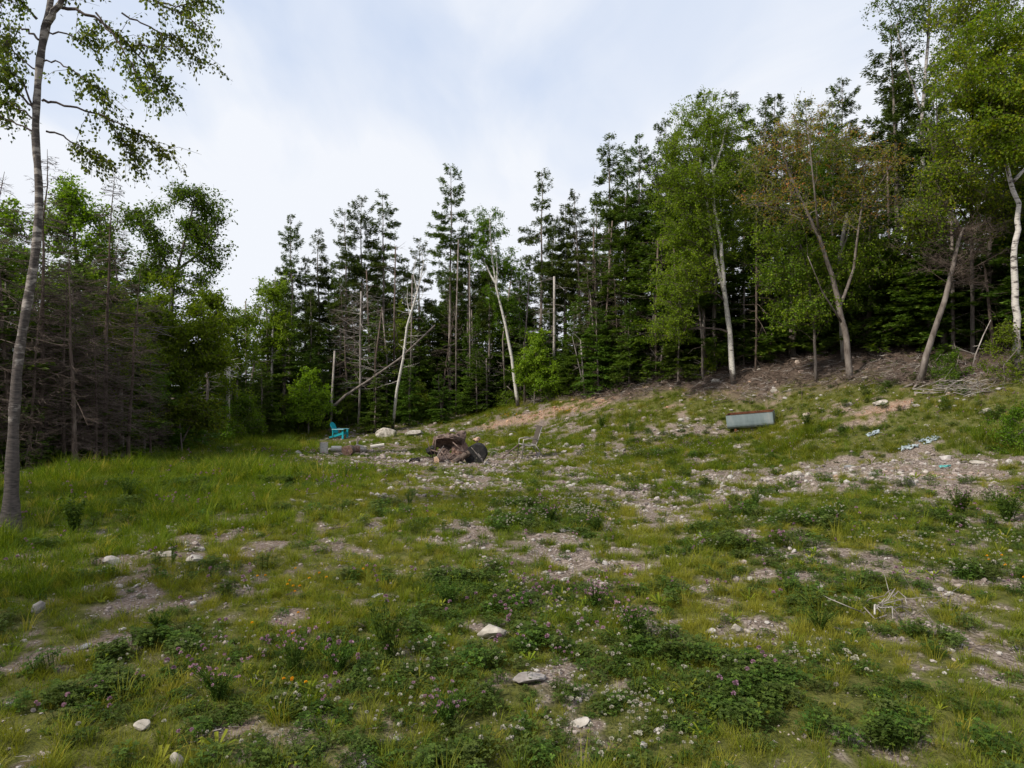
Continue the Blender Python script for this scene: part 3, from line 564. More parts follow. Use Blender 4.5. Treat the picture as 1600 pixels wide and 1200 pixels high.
# ---------------------------------------------------------------- tree makers
def unit(v): return v / np.maximum(np.linalg.norm(v, axis=-1, keepdims=True), 1e-9)
def conifer(seed, H, cb, lmax, full=False, sparse=0., wood='sprucebark', leaf='needle', rt=.14, lean=0., dense=1.0, dead=False, spr=(.185, .047)):
    r = np.random.default_rng(seed); tr = MB(); cr = MB(); lb = MB()
    nz = 10; zz = np.linspace(0, 1, nz); wob = np.cumsum(r.normal(0, .035, (nz, 2)), 0) * np.linspace(0, 1, nz)[:, None] * 1.5; wob[:, 0] += lean * zz ** 1.3
    P = np.stack([wob[:, 0], wob[:, 1], zz * H], 1); P[0, 2] = -.25
    tr.tube(P, rt * (1 - zz * .96) ** .85 * np.where(zz == 0, 1.25, 1), 8, .5, wob=.05)
    def axis(z): return np.stack([np.interp(z, P[:, 2], P[:, 0]), np.interp(z, P[:, 2], P[:, 1]), z], -1)
    gap = .26 if full else .33; zw = np.arange(cb, H - .15, gap); zw = zw + r.normal(0, .08, len(zw))
    nb = r.integers(5, 8, len(zw)) if full else r.integers(3, 7, len(zw)); z = np.repeat(zw, nb) + r.normal(0, .07, nb.sum()); B = len(z)
    u = np.clip((z - cb) / (H - cb), 0, 1)
    if full: L = lmax * (1 - u) ** .8 * r.uniform(.7, 1.12, B) * (1 - .25 * np.exp(-u * 12)) + .1
    else:
        lump = 1 + .35 * np.sin(z * 2.1 + seed) * r.uniform(.4, 1)
        L = lmax * .92 * np.clip((1 - u) ** .65 * (.35 + .65 * np.clip(u * 4, 0, 1)), .05, 1) * r.uniform(.45, 1.25, B) * lump + .12
    az = r.uniform(0, 6.283, B)
    k = r.random(B) > sparse; z, u, L, az = z[k], u[k], L[k], az[k]; B = len(z)
    a0 = np.interp(u, [0, .5, 1], [-.12, .12, .95]) + r.normal(0, .12, B); b0 = np.interp(u, [0, .6, 1], [-.22, -.15, .05]) + r.normal(0, .08, B)
    if dead: a0 = r.normal(.06, .28, B); b0 = r.normal(-.25, .2, B)
    d = np.stack([np.cos(az), np.sin(az), np.zeros(B)], 1); side = np.stack([-np.sin(az), np.cos(az), np.zeros(B)], 1); base = axis(z)
    bend = r.normal(0, .12, B)
    def pos(s, i): return base[i] + d[i] * (L[i] * s)[:, None] + side[i] * (bend[i] * L[i] * s * s)[:, None] + np.array([0, 0, 1.]) * ((a0[i] * s + b0[i] * s * s + .10 * s ** 4) * L[i])[:, None]
    ns = 5; I = np.arange(B)
    for q in range(ns):
        s0, s1 = q / ns, (q + 1) / ns; lr = .005 + .007 * L
        lb.prisms(pos(np.full(B, s0), I), pos(np.full(B, s1), I), lr * (1 - s0 * .8), lr * (1 - s1 * .8), .5)
    # side twigs
    K = (np.maximum(4, L * (10.5 if full else 10) * dense)).astype(int); i = np.repeat(I, K); n = len(i)
    smin = .12 if full else .22
    s = smin + (1 - smin) * r.random(n) ** .85; sg = np.where(r.random(n) < .5, -1, 1)
    lt = np.minimum(.5 * L[i] * (1.05 - s) ** .7 + .10, .62 if full else .55) * r.uniform(.5, 1.1, n)
    td = unit(d[i] * r.uniform(.45, .9, n)[:, None] + side[i] * (sg * r.uniform(.5, .95, n))[:, None] + np.array([0, 0, 1.]) * (r.uniform(-.3, .12, n) if not full else r.uniform(-.12, .12, n))[:, None])
    p0 = pos(s, i)
    if dead:
        lt = lt * 1.25; lb.prisms(p0, p0 + td * lt[:, None] * .55 + [0, 0, -.02], .0045, .0035, .5); mid = p0 + td * lt[:, None] * .55 + [0, 0, -.02]
        for c in range(3):
            e = unit(td + r.normal(0, .5, (n, 3))); lb.prisms(mid - td * (lt * .18 * c)[:, None], mid + e * (lt * .5)[:, None] * r.uniform(.4, 1, (n, 1)), .0034, .002, .5)
    else:
        m = np.maximum(3, np.ceil(lt / (.036 if full else .0195) * dense)).astype(int); j = np.repeat(np.arange(n), m); N_ = len(j)
        w = r.random(N_); q = p0[j] + td[j] * (lt[j] * w)[:, None] + r.normal(0, .012, (N_, 3))
        sd2 = unit(np.cross(td[j], [0, 0, 1.])) * np.where(r.random(N_) < .5, -1, 1)[:, None]
        dr = unit(td[j] + sd2 * r.uniform(.1, 1.0, N_)[:, None] + r.normal(0, .16 if full else .3, (N_, 3)))
        nn = unit(np.array([0, 0, 1.]) + r.normal(0, .5 if full else 1.1, (N_, 3))); q = q + np.array([0, 0, 1.]) * (r.normal(-.02, .03 if full else .06, N_))[:, None]
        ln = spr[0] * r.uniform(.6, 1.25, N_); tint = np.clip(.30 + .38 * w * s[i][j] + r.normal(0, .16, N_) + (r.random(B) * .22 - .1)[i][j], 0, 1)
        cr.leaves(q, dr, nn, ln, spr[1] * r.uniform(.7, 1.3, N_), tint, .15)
        # spire
    # dead snapped stubs on the bare part
    if cb > 1.5 and not dead:
        nd = int(cb * 9); z = r.uniform(.8, cb + 1.5, nd); a = r.uniform(0, 6.283, nd); l = r.uniform(.15, 1.0, nd) ** 1.2 * (.4 + .8 * z / cb)
        A = axis(z); D = np.stack([np.cos(a), np.sin(a), r.normal(-.12, .2, nd)], 1); mid = A + D * l[:, None] * .55; E = mid + (D + np.stack([r.normal(0, .25, nd), r.normal(0, .25, nd), r.normal(-.05, .25, nd)], 1)) * (l * .5)[:, None]
        lb.prisms(A, mid, .010, .007, .6); lb.prisms(mid, E, .007, .003, .6)
        for c in range(2): lb.prisms(mid, mid + (D + r.normal(0, .6, (nd, 3))) * (l * .4)[:, None], .005, .002, .6)
    res = {'trunk': tr.mesh('trunk', M[wood]), 'limbs': lb.mesh('limbs', M['deadwood'])}
    if not dead: res['crown'] = cr.mesh('crown', M[leaf])
    return res

def broadleaf(seed, trunks, blobs, leaf='birchleaf', wood='birchfar', lw=.05, per=46, droop=.3, clr=.34, limb=.011, twigc=True, gap=.42, limbmat=None):
    """trunks: [(points, r0, r1)]; blobs: [(cx,cy,cz,rx,ry,rz,n)] all local to the tree's foot"""
    r = np.random.default_rng(seed); tr = MB(); cr = MB(); lb = MB(); TP = []
    for pts, r0, r1 in trunks:
        p = np.array(pts, float); t = np.linspace(0, len(p) - 1, len(p) * 3 - 2); q = np.stack([np.interp(t, np.arange(len(p)), p[:, c]) for c in range(3)], 1)
        q[1:-1] += r.normal(0, r0 * .10, (len(q) - 2, 3)); w = np.linspace(0, 1, len(q)); tr.tube(q, r0 + (r1 - r0) * w ** .8, 9, .5, wob=.06); TP.append(q)
    tp = np.vstack(TP)
    C = []
    for cx, cy_, cz, rx, ry, rz, n in blobs:
        k = 0
        v = unit(r.normal(0, 1, (n * 4, 3))) * (r.random((n * 4, 1)) ** .45) * r.uniform(.8, 1.28, (n * 4, 1))
        pts = v * np.array([rx, ry, rz]) + np.array([cx, cy_, cz]); g = .5 * vn(pts[:, 0] / .9 + 31 + pts[:, 1] * .8, pts[:, 2] / .7 + seed, seed) + .5 * vn(pts[:, 0] / .38 + 11 + pts[:, 1] * 2.1, pts[:, 2] / .30 + seed, seed + 3)
        C.append(pts[g > gap][:n])
    C = np.vstack(C); n = len(C)
    # limbs branch off earlier limbs, so the crown is a network rather than a fan
    near = np.array([np.linalg.norm(tp - c, axis=1).min() for c in C]); C = C[np.argsort(near)]
    NP = np.zeros((len(tp) + n * 4, 3)); NP[:len(tp)] = tp; pl = np.zeros(len(NP)); par = np.full(len(NP), -1); cnt = np.zeros(len(NP)); k_ = len(tp)
    for c in C:
        dv = c - NP[:k_]; dist = np.linalg.norm(dv, axis=1); cost = dist + .30 * pl[:k_] + np.where(dv[:, 2] < .05, .8 + np.abs(dv[:, 2]), 0)
        a_ = int(np.argmin(cost)); a = NP[a_]; L0 = dist[a_]; mdl = (a + c) / 2 + np.array([0, 0, .10 * L0]) + r.normal(0, .07 * L0 + .01, 3); prev = a_
        for t in (.25, .5, .75, 1.0):
            p_ = a * (1 - t) ** 2 + mdl * 2 * t * (1 - t) + c * t * t + (r.normal(0, .012, 3) if t < 1 else 0)
            NP[k_] = p_; par[k_] = prev; pl[k_] = pl[a_] + L0 * t; prev = k_; k_ += 1
    cnt[:] = 0; cnt[len(tp) + 3:k_:4] = 1
    for q_ in range(k_ - 1, len(tp) - 1, -1):
        if par[q_] >= 0: cnt[par[q_]] += cnt[q_]
    idx_ = np.arange(len(tp), k_); pr_ = par[idx_]; w1 = limb * .42 * np.sqrt(cnt[idx_] + .4); w0 = limb * .42 * np.sqrt(np.where(pr_ < len(tp), cnt[idx_] + 1, np.minimum(cnt[pr_], cnt[idx_] + 1.5)) + .4)
    lb.prisms(NP[pr_], NP[idx_], w0, w1)
    # twigs and leaves
    nt = 5; e = np.repeat(np.arange(n), nt); D = unit(r.normal(0, 1, (n * nt, 3)) * np.array([1, 1, .7]) + np.array([0, 0, -droop])); ll = clr * r.uniform(.6, 1.5, n * nt)
    lb.prisms(C[e], C[e] + D * ll[:, None], .0045, .002)
    m = max(1, per // nt); j = np.repeat(np.arange(n * nt), m); N_ = len(j); w = r.random(N_)
    q = C[e][j] + D[j] * (ll[j] * w)[:, None] + r.normal(0, clr * .16, (N_, 3)); q[:, 2] -= droop * .25 * w * clr
    ld = unit(r.normal(0, 1, (N_, 3)) + np.array([0, 0, -.5 - droop])); nn = unit(r.normal(0, .7, (N_, 3)) + np.array([0, 0, .9]))
    tint = np.clip((r.random(n) * .5)[e][j] + r.random(N_) * .5, 0, 1)
    cr.leaves(q, ld, nn, lw * 1.25 * r.uniform(.6, 1.25, N_), lw * r.uniform(.6, 1.2, N_), tint, .12)
    return {'trunk': tr.mesh('trunk', M[wood], True), 'limbs': lb.mesh('limbs', M[limbmat or 'twig']), 'crown': cr.mesh('crown', M[leaf])}
def plant(name, meshes, label, cat, x, y, rz=0, sc=1., group=None, zoff=0., sxy=None, tilt=(0, 0)):
    o = thing(name, label, cat, (x, y, hz1(x, y) + zoff), rz, group); o.rotation_euler = (tilt[0], tilt[1], rz)
    o.scale = (sc * (sxy or 1), sc * (sxy or 1), sc)
    for k, me in meshes.items():
        q = part(k, me, o)
        if k != 'trunk': q['kind'] = 'stuff'
    return o
SKY_P = np.array([-400,0,70,110,165,200,240,300,345,370,400,425,455,500,545,570,600,640,670,705,735,770,800,845,880,905,950,1000,1040,1100,1145,1180,1210,1255,1320,1360,1400,1600,2000])
SKY_Y = np.array([200,330,360,300,300,370,420,440,470,485,470,440,370,380,340,330,330,390,370,300,340,335,400,300,330,320,245,235,210,160,150,160,155,165,150,200,60,40,20])
def px_of(x, y): return 800 + F * x / y

# spruce and fir kinds
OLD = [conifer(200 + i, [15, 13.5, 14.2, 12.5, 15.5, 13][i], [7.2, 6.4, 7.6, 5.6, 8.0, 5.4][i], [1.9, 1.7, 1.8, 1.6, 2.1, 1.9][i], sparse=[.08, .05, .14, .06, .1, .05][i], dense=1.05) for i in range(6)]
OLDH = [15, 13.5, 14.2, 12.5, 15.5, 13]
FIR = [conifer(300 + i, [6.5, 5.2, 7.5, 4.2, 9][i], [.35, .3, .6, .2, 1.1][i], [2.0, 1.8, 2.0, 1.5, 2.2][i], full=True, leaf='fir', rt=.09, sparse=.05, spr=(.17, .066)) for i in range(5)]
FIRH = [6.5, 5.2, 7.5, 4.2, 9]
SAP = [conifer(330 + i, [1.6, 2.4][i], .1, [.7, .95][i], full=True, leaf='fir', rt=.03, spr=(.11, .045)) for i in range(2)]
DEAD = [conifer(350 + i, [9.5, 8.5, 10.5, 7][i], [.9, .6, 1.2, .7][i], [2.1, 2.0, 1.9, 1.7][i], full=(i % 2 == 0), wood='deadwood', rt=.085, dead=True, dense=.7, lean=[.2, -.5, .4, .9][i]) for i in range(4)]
def gen_broad(seed, H, wd, leaf, wood, lw=.06, ncl=190, cb=.3, per=50, r0=.1):
    r = np.random.default_rng(seed); top = [(0, 0, -.2), (r.normal(0, .15), r.normal(0, .15), H * .3), (r.normal(0, .3), r.normal(0, .3), H * .6), (r.normal(0, .3), r.normal(0, .3), H * .93)]
    bl = []; nb = 7
    for k in range(nb):
        u = cb + (1 - cb) * (k + .5) / nb; w = wd * math.sin(math.pi * min(.97, (u - cb) / (1 - cb) * .75 + .22)); a = r.uniform(0, 6.28)
        bl.append((math.cos(a) * w * .3, math.sin(a) * w * .3, u * H, w * .85, w * .85, H * (1 - cb) / nb * 1.1, int(ncl / nb)))
    return broadleaf(seed, [(top, r0, .02)], bl, leaf, wood, lw=lw, per=per)
BRD = [gen_broad(400, 9, 2.0, 'birchleaf', 'birchgrey'), gen_broad(401, 7, 2.1, 'darkleaf', 'bark', .07), gen_broad(402, 10, 2.2, 'darkleaf', 'bark', .07, 220), gen_broad(403, 6, 1.9, 'mapleleaf', 'bark', .075, 150, .15)]
BRDH = [9, 7, 10, 6]
BUSH = [gen_broad(410, 2.4, 1.0, 'birchleaf', 'bark', .06, 60, .08, 60, .025), gen_broad(411, 2.0, 1.1, 'darkleaf', 'bark', .07, 60, .05, 60, .025), gen_broad(412, 1.3, .8, 'mapleleaf', 'bark', .06, 40, .03, 60, .015)]
print('kinds built')

# ---------------------------------------------------------------- individually placed conifers (photo pixel of foot, top, distance)
def place_tall(kind, px, topy, d, label, cat='tree', name='spruce_tree', Hs=OLDH, lib=OLD, sxy=1., group=None, rz=None):
    x = (px - 800) / F * d; z = hz1(x, d); top = CZ + (600 - topy) / F * d; sc = (top - z) / Hs[kind]
    return plant(name, lib[kind], label, cat, x, d, rz if rz is not None else rng.uniform(0, 6.28), sc, group, sxy=sxy)
TALLS = [(0,460,338,43,'slim dark spruce first of the spires right of the pale green birch'),
 (3,500,360,45,'light green spruce with thin top between two darker spires'),
 (1,541,326,43,'dark spruce with bushy twin-looking top above the leaning log'),
 (4,566,308,44,'tall spruce directly over the pale skinned dead trunk'),
 (2,600,299,44,'tall narrow spruce with sparse crown left of the white dead birch'),
 (3,655,372,44,'shorter dark spruce behind the white dead birch'),
 (4,703,260,43,'tallest pointed spruce in the middle with bare reddish trunk'),
 (2,732,340,43.5,'thin spruce pressed against the right of the tallest middle spire'),
 (1,845,266,42,'broad topped dark spruce right of the leaning birch'),
 (3,882,318,43,'dark spruce in the notch right of the broad topped one'),
 (5,908,296,41,'ragged spruce leaning out below the tall reddish spire'),
 (2,952,206,37,'tall thin spruce with rusty cones and sparse top'),
 (3,976,232,36,'slender spruce squeezed between two taller rusty ones'),
 (0,1000,214,35,'tall spruce with long bare trunk left of the big leafy birch'),
 (4,1042,188,35,'dark spruce whose crown shows left of the big leafy birch'),
 (1,1098,142,35,'spruce tip poking above the big leafy birch'),
 (2,1146,140,35,'thin spruce tip right above the big leafy birch'),
 (5,1182,152,33,'wide dark spruce right of the big leafy birch'),
 (1,1213,146,34,'forked looking dark spruce top behind the rusty maple'),
 (3,1256,156,33,'dark spruce rising behind the middle of the rusty maple'),
 (4,1318,124,31,'open crowned spruce with pale dead limbs on the skyline'),
 (0,1288,178,32,'small spruce top left of the open crowned spruce'),
 (5,1400,22,28,'very tall dark spruce with greyish dead lower boughs')]
for k, px, ty, d, lb_ in TALLS: place_tall(k, px, ty, d, lb_, sxy=.88)
# rows of firs along the foot of the wood
FIRS = [(0,360,560,34,'dark fir beside the short broken white trunk'),(3,410,590,35,'small fir at the corner of the clearing'),(1,585,590,38,'dense fir behind the turquoise chair'),
 (2,640,560,40,'dense fir behind the foot of the white dead birch'),(1,690,585,40,'low dark fir left of the leaning birch foot'),(0,745,545,41,'full fir below the thin spruce'),
 (2,900,500,37,'layered fir over the rooty bank left of centre'),(0,935,480,35,'wide layered fir with light tips above the bank'),(4,985,470,34,'tall layered fir behind the two slim bare trunks'),
 (2,1060,460,31,'dark fir hanging over the bank left of the white birch'),(4,1090,440,33,'tall shaded fir right behind the white birch'),(2,1190,430,30,'dark layered fir right of the white birch foot'),
 (4,1240,420,30,'broad shaded fir under the rusty maple'),(0,1275,455,29.2,'fir with flat boughs left of the maple trunk'),(2,1370,430,29,'fir with flat green boughs between maple and leaning trunk'),
 (4,1410,400,27,'tall shaded fir behind the leaning grey trunk'),(1,1470,470,25.8,'fir with light tips just behind the leaning grey trunk'),(2,1505,420,25.5,'wide fir right of the leaning grey trunk'),
 (4,1545,380,25.5,'tall fir left of the white birch at the edge'),(1,1530,500,24.2,'low fir over the heap of bleached sticks'),(2,1650,420,24,'fir behind the white birch at the edge')]
for k, px, ty, d, lb_ in FIRS: place_tall(k, px, ty, d - 1.0, lb_, name='fir_tree', Hs=FIRH, lib=FIR, sxy=1.08)
# deep wood fill: shared labels, nothing tells them apart
CLEAR = [(1132,62,29.8),(1318,60,26.2),(1470,60,24.2),(1590,50,22.5),(800,40,39.6),(625,40,39.2),(560,25,39.6)]
def blocked(px, d): return any(abs(px - a) < w and d < m for a, w, m in CLEAR)   # keeps the edge trees standing free of the thicket
REGX = [230, 440, 600, 760, 900, 1040, 1180, 1400]
REG = ['behind the brown dead thicket', 'behind the left skyline maple', 'behind the turquoise chair', 'round the tallest middle spire', 'behind the leaning birch', 'behind the rooty bank', 'behind the big leafy birch', 'behind the rusty maple', 'behind the golden maple']
def fill():
    n = 0
    for row, (off, step) in enumerate(((1.5, 1.7), (3.6, 1.9), (6.2, 2.2), (9.2, 2.6), (13, 3.2), (18, 4.0), (25, 5.0))):
        px = -330.
        while px < 1960:
            dd = np.interp(px, EDGE_A, EDGE_D) + off + rng.normal(0, .5)
            if px < 0: dd = 14 + off * 1.0
            if px > 1600: dd = 20 + off
            x = (px - 800) / F * dd; y = dd; px += step * F / dd * rng.uniform(.6, 1.12)
            z = hz1(x, y); lim = np.interp(px_of(x, y), SKY_P, SKY_Y) + rng.uniform(15, 110); maxh = CZ + (600 - lim) / F * dd - z
            u = rng.random(); left = px < 340
            if row < 2 and u < (.62 if not left else .45) or maxh < 7.5:
                k = int(rng.integers(0, 5)); h = min(maxh, FIRH[k] * rng.uniform(.8, 1.15)); nm, lib, Hs, lbl, g = 'fir_tree', FIR, FIRH, 'shaded bushy fir filling the gaps', 'bushy firs filling the wood'
            elif u > (.90 if not left else .66):
                k = int(rng.integers(1, 4)); h = min(maxh, BRDH[k] * rng.uniform(.8, 1.2)); nm, lib, Hs, lbl, g = 'leafy_tree', BRD, BRDH, 'dark leafy tree half hidden', 'leafy trees deeper in the wood'
            else:
                k = int(rng.integers(0, 6)); h = min(maxh, OLDH[k] * rng.uniform(.75, 1.02)); nm, lib, Hs, lbl, g = 'spruce_tree', OLD, OLDH, 'dark spruce standing deep in the wood', 'spruces deeper in the wood'
            if h < 2 or blocked(px_of(x, y), y): continue
            reg = REG[int(np.searchsorted(REGX, px_of(x, y)))]
            plant(nm, lib[k], lbl + ' ' + reg, 'tree', x, y, rng.uniform(0, 6.28), h / Hs[k], g + ' ' + reg, sxy=rng.uniform(.7, 1.02) if nm == 'spruce_tree' else rng.uniform(.9, 1.2)); n += 1
            if nm != 'fir_tree' and row < 6:
                k = int(rng.integers(0, 5)); h = min(maxh, rng.uniform(3.0, 6.5)); x += rng.normal(0, .6); yy = y + rng.uniform(-1, .2)
                reg = REG[int(np.searchsorted(REGX, px_of(x, yy)))]
                if not blocked(px_of(x, yy), yy): plant('fir_tree', FIR[k], 'shaded bushy fir filling the gaps ' + reg, 'tree', x, yy, rng.uniform(0, 6.28), h / FIRH[k], 'bushy firs filling the wood ' + reg, sxy=rng.uniform(1.1, 1.5)); n += 1
    print('fill', n)
fill()
# dead thicket on the left
DT = [(0,62,235,15.6,.0,'bare dead spruce with thin crooked top beside the near birch'),(1,20,255,15.2,1,'bare dead spruce behind the near birch trunk'),(2,163,268,17,.5,'tall bare dead spruce with fine straight spire'),
 (0,100,400,15.8,2,'brown dead spruce with sagging twigs right of the near birch'),(3,118,380,15.3,2.5,'dead spruce with pale scar low on its leaning trunk'),(1,200,420,17.6,3,'brown twiggy dead spruce near the end of the thicket'),
 (1,-40,260,14.5,4,'dead spruce at the edge of the picture behind the near birch'),(0,150,470,16.3,5,'low twiggy dead spruce in the brown thicket'),(2,235,500,19.5,5.5,'thin dead spruce against the leafy green on the left'),(1,45,430,15,4.4,'dead spruce with dense reddish brown twigs at knee height')]
DEADH = [9.5, 8.5, 10.5, 7]
for px, d, k, h, lb_ in ((75,16.5,1,4.2,'leafy young tree glowing green through the dead twigs'),(140,18,3,3.6,'small leafy tree behind the scarred dead spruce'),(30,17,1,5.2,'leafy tree behind the near birch among dead spruces'),(185,18.6,3,4.4,'leafy tree between the dead thicket and the broad green tree'),(225,20,1,3.2,'low leafy tree at the end of the dead thicket')):
    plant('leafy_tree', BRD[k], lb_, 'tree', (px - 800) / F * d, d, px, h / BRDH[k])
for k, px, ty, d, rz, lb_ in DT: place_tall(k, px, ty, d, lb_, name='dead_spruce', Hs=DEADH, lib=DEAD, rz=rz)
for px, ty, d, k in ((545,440,41,1),(560,455,42,1),(845,470,39,3),(925,400,35.5,1),(965,430,34.5,3),(1015,400,33.5,1),(690,470,42.5,3)):
    place_tall(k, px, ty, d, 'grey dead spruce with bare twigs among the living trees', name='dead_spruce', Hs=DEADH, lib=DEAD, sxy=.8, group='grey dead spruces among the living ones')

# ---------------------------------------------------------------- individually modelled broadleaf trees
def tree_px(name, label, d, trunks, blobs, seed, zfix=True, **kw):
    """trunks: [([(px,py,dd)...], r0, r1)], blobs: [(px,py,rpx,rpy,dd,n)], all at distance d (+dd)"""
    fx, fy, _ = trunks[0][0][0]; f = P3(fx, fy, d); f[2] = hz1(f[0], f[1])
    T = []
    for pts, r0, r1 in trunks:
        T.append(([P3(a, b, d + c) - f for a, b, c in pts], r0, r1))
    T[0][0][0] = np.array([0, 0, -.15])
    Bl = []
    for a, b, ra, rb, dd, n in blobs:
        p = P3(a, b, d + dd) - f; w = ra / F * d; Bl.append((*p, w, w * .85, rb / F * d, n))
    o = thing(name, label, 'tree', f)
    for k, me in broadleaf(seed, T, Bl, **kw).items():
        q = part(k, me, o)
        if k != 'trunk': q['kind'] = 'stuff'
    return o
tree_px('birch_tree', 'tall leafy white birch with two stems above the bank', 27.8,
    [([(1147,578,0),(1140,520,0),(1132,450,0),(1126,380,0),(1116,320,0),(1114,260,0),(1110,190,.2)], .125, .03), ([(1131,455,.1),(1118,400,.2),(1110,350,.4),(1102,300,.5),(1092,240,.5)], .085, .03), ([(1114,270,0),(1128,230,-.2),(1138,180,-.2)], .05, .02)],
    [(1100,200,62,55,0.6,162),(1085,290,65,70,0.2,237),(1130,250,50,80,0.2,162),(1075,370,55,50,0.1,162),(1065,440,48,48,-0.3,125),(1120,390,55,40,0.9,75),(1150,310,32,70,0.6,75),(1045,500,35,32,-0.6,68),(1050,250,30,40,0.2,50)], 501, leaf='birchleaf', wood='birchfar', lw=.06, per=54, gap=.36)
tree_px('birch_tree', 'slim leaning birch with white stem and green crown mid wood', 38,
    [([(810,614,0),(800,560,0),(790,510,0),(776,450,0),(768,400,0),(765,340,0)], .11, .03), ([(775,445,0),(762,420,.2),(752,395,.3)], .06, .03), ([(776,450,0),(777,420,-.1),(775,395,-.1)], .05, .02)],
    [(765,355,28,32,.5,70),(755,400,24,36,.4,60),(790,430,26,45,.5,80),(795,490,22,40,.8,60),(772,460,18,22,.5,30)], 502, leaf='darkleaf', wood='birchfar', lw=.075, per=54)
tree_px('maple_tree', 'large leaning maple with rusty red young leaves and grey trunk', 23.9,
    [([(1328,566,0),(1322,530,0),(1312,480,0),(1300,430,.3),(1280,370,.3),(1256,320,.4),(1232,270,.5),(1220,220,.6)], .125, .03), ([(1312,480,0),(1334,420,.3),(1345,330,.4),(1352,250,.5)], .065, .02), ([(1280,370,.3),(1272,290,-.4),(1262,200,-.5)], .045, .015),
     ([(1316,505,0),(1284,455,-.5),(1262,400,-.8)], .04, .012), ([(1262,340,.3),(1215,325,-.4),(1165,318,-.6)], .032, .010), ([(1256,320,.4),(1215,270,.2),(1180,240,.2)], .03, .01), ([(1345,330,.4),(1380,280,.2),(1400,240,.2)], .03, .01)],
    [(1240,230,62,54,.2,64),(1300,240,59,54,.3,64),(1350,300,59,64,.5,64),(1215,300,54,54,-.3,50),(1290,330,64,59,.4,57),(1190,260,28,43,-.2,28),(1385,260,32,54,.3,36),(1265,190,43,28,0,28)], 503, leaf='redleaf', wood='bark', lw=.06, per=30, gap=.44, limbmat='bark', limb=.008, clr=.44)
tree_px('maple_tree', 'low branched green maple under the rusty crown', 25.0,
    [([(1275,570,0),(1272,500,0),(1262,430,0),(1250,380,0)], .06, .02), ([(1272,500,0),(1300,440,.2),(1320,400,.2)], .04, .012)],
    [(1230,420,50,40,-.2,110),(1290,420,50,50,0,120),(1340,440,40,45,.1,90),(1250,480,50,30,-.3,90),(1370,390,40,50,.2,80),(1215,370,40,30,0,60)], 520, leaf='mapleleaf', wood='bark', lw=.065, per=44, gap=.42, limb=.008)
tree_px('maple_tree', 'golden green maple filling the upper corner of the wood', 23,
    [([(1520,570,0),(1520,500,0),(1518,400,0),(1518,300,-.6),(1522,180,-1),(1520,60,-1)], .08, .03), ([(1512,380,0),(1470,300,.2),(1450,200,.2)], .07, .02), ([(1518,280,0),(1570,200,0),(1600,100,0)], .07, .02)],
    [(1540,90,75,75,-1.3,204),(1500,190,60,65,-1.3,180),(1580,200,60,70,-1.6,180),(1480,290,45,50,-1.5,132),(1560,300,60,55,-1.3,144),(1540,0,70,60,-1.3,120),(1640,80,60,100,-1.3,120),(1450,350,36,36,-1.7,72),(1600,350,50,50,-1.0,84),(1500,20,40,40,-0.8,60)], 504, leaf='goldleaf', wood='bark', lw=.065, per=34, gap=.5, clr=.42)
tree_px('birch_tree', 'stout white birch with peeling bark at the picture edge', 19.3,
    [([(1588,592,0),(1588,540,0),(1587,475,0),(1584,402,0),(1590,358,0),(1591,318,0),(1571,257,0),(1556,236,.1),(1542,190,.3),(1540,140,.5)], .115, .03), ([(1582,285,0),(1610,255,0),(1650,235,0),(1680,170,0)], .05, .02), ([(1556,236,.1),(1575,190,.3),(1600,130,.4)], .04, .015)],
    [(1545,170,45,50,-.4,110),(1600,160,50,60,-.3,100),(1520,120,50,50,-.2,90),(1560,70,60,50,0,90),(1575,230,34,24,-.5,40)], 505, leaf='goldleaf', wood='birch', lw=.065, per=50)
tree_px('maple_tree', 'open leafy tree top reaching above the very tall spruce', 27.5,
    [([(1440,585,0),(1442,400,0),(1440,200,0),(1450,60,0),(1455,-40,0)], .14, .03), ([(1441,180,0),(1415,100,0),(1400,40,0)], .05, .02)],
    [(1410,40,36,26,0,34),(1445,15,40,40,0,50),(1480,60,36,50,.3,50),(1400,-20,50,40,0,40),(1430,110,30,36,.3,30)], 506, leaf='darkleaf', wood='birchgrey', lw=.07, per=34)
tree_px('maple_tree', 'tall leafy tree with open lobed crown on the left skyline', 24,
    [([(262,640,0),(265,520,0),(272,440,0),(290,370,0),(305,310,0)], .085, .025), ([(272,440,0),(250,390,.2),(235,350,.2)], .06, .02), ([(280,420,0),(320,390,-.1),(340,370,-.1)], .05, .02)],
    [(300,300,34,26,0,50),(322,330,34,26,0,50),(300,350,30,22,0,44),(330,372,32,22,0,44),(240,345,40,26,0,60),(215,335,24,12,.2,18),(255,385,34,24,0,44),(315,405,28,20,0,36),(290,440,44,22,0,60),(235,420,26,24,.2,40)], 507, leaf='darkleaf', wood='bark', lw=.075, per=34, gap=.50, clr=.42)
tree_px('leafy_tree', 'bright green leafy tree behind the bare dead spruces', 20,
    [([(125,650,0),(125,500,0),(118,400,0),(112,310,0)], .1, .03)],
    [(112,305,28,26,0,50),(95,350,34,30,0,60),(140,360,30,40,0,60),(115,420,48,36,0,80),(30,420,44,50,0,80),(10,350,26,40,0,40)], 508, leaf='birchleaf', wood='bark', lw=.07, per=46)
tree_px('leafy_tree', 'broad green tree with fresh foliage right of the dead thicket', 23,
    [([(250,690,0),(255,600,0),(262,520,0),(268,450,0)], .1, .03), ([(255,600,0),(290,540,-.2),(310,500,-.3)], .05, .02)],
    [(262,470,50,38,0,120),(300,510,48,40,-.3,120),(235,530,46,44,-.2,120),(280,570,60,40,-.4,130),(330,560,36,36,0,80),(320,480,30,24,0,50)], 509, leaf='birchleaf', wood='birchgrey', lw=.075, per=50)
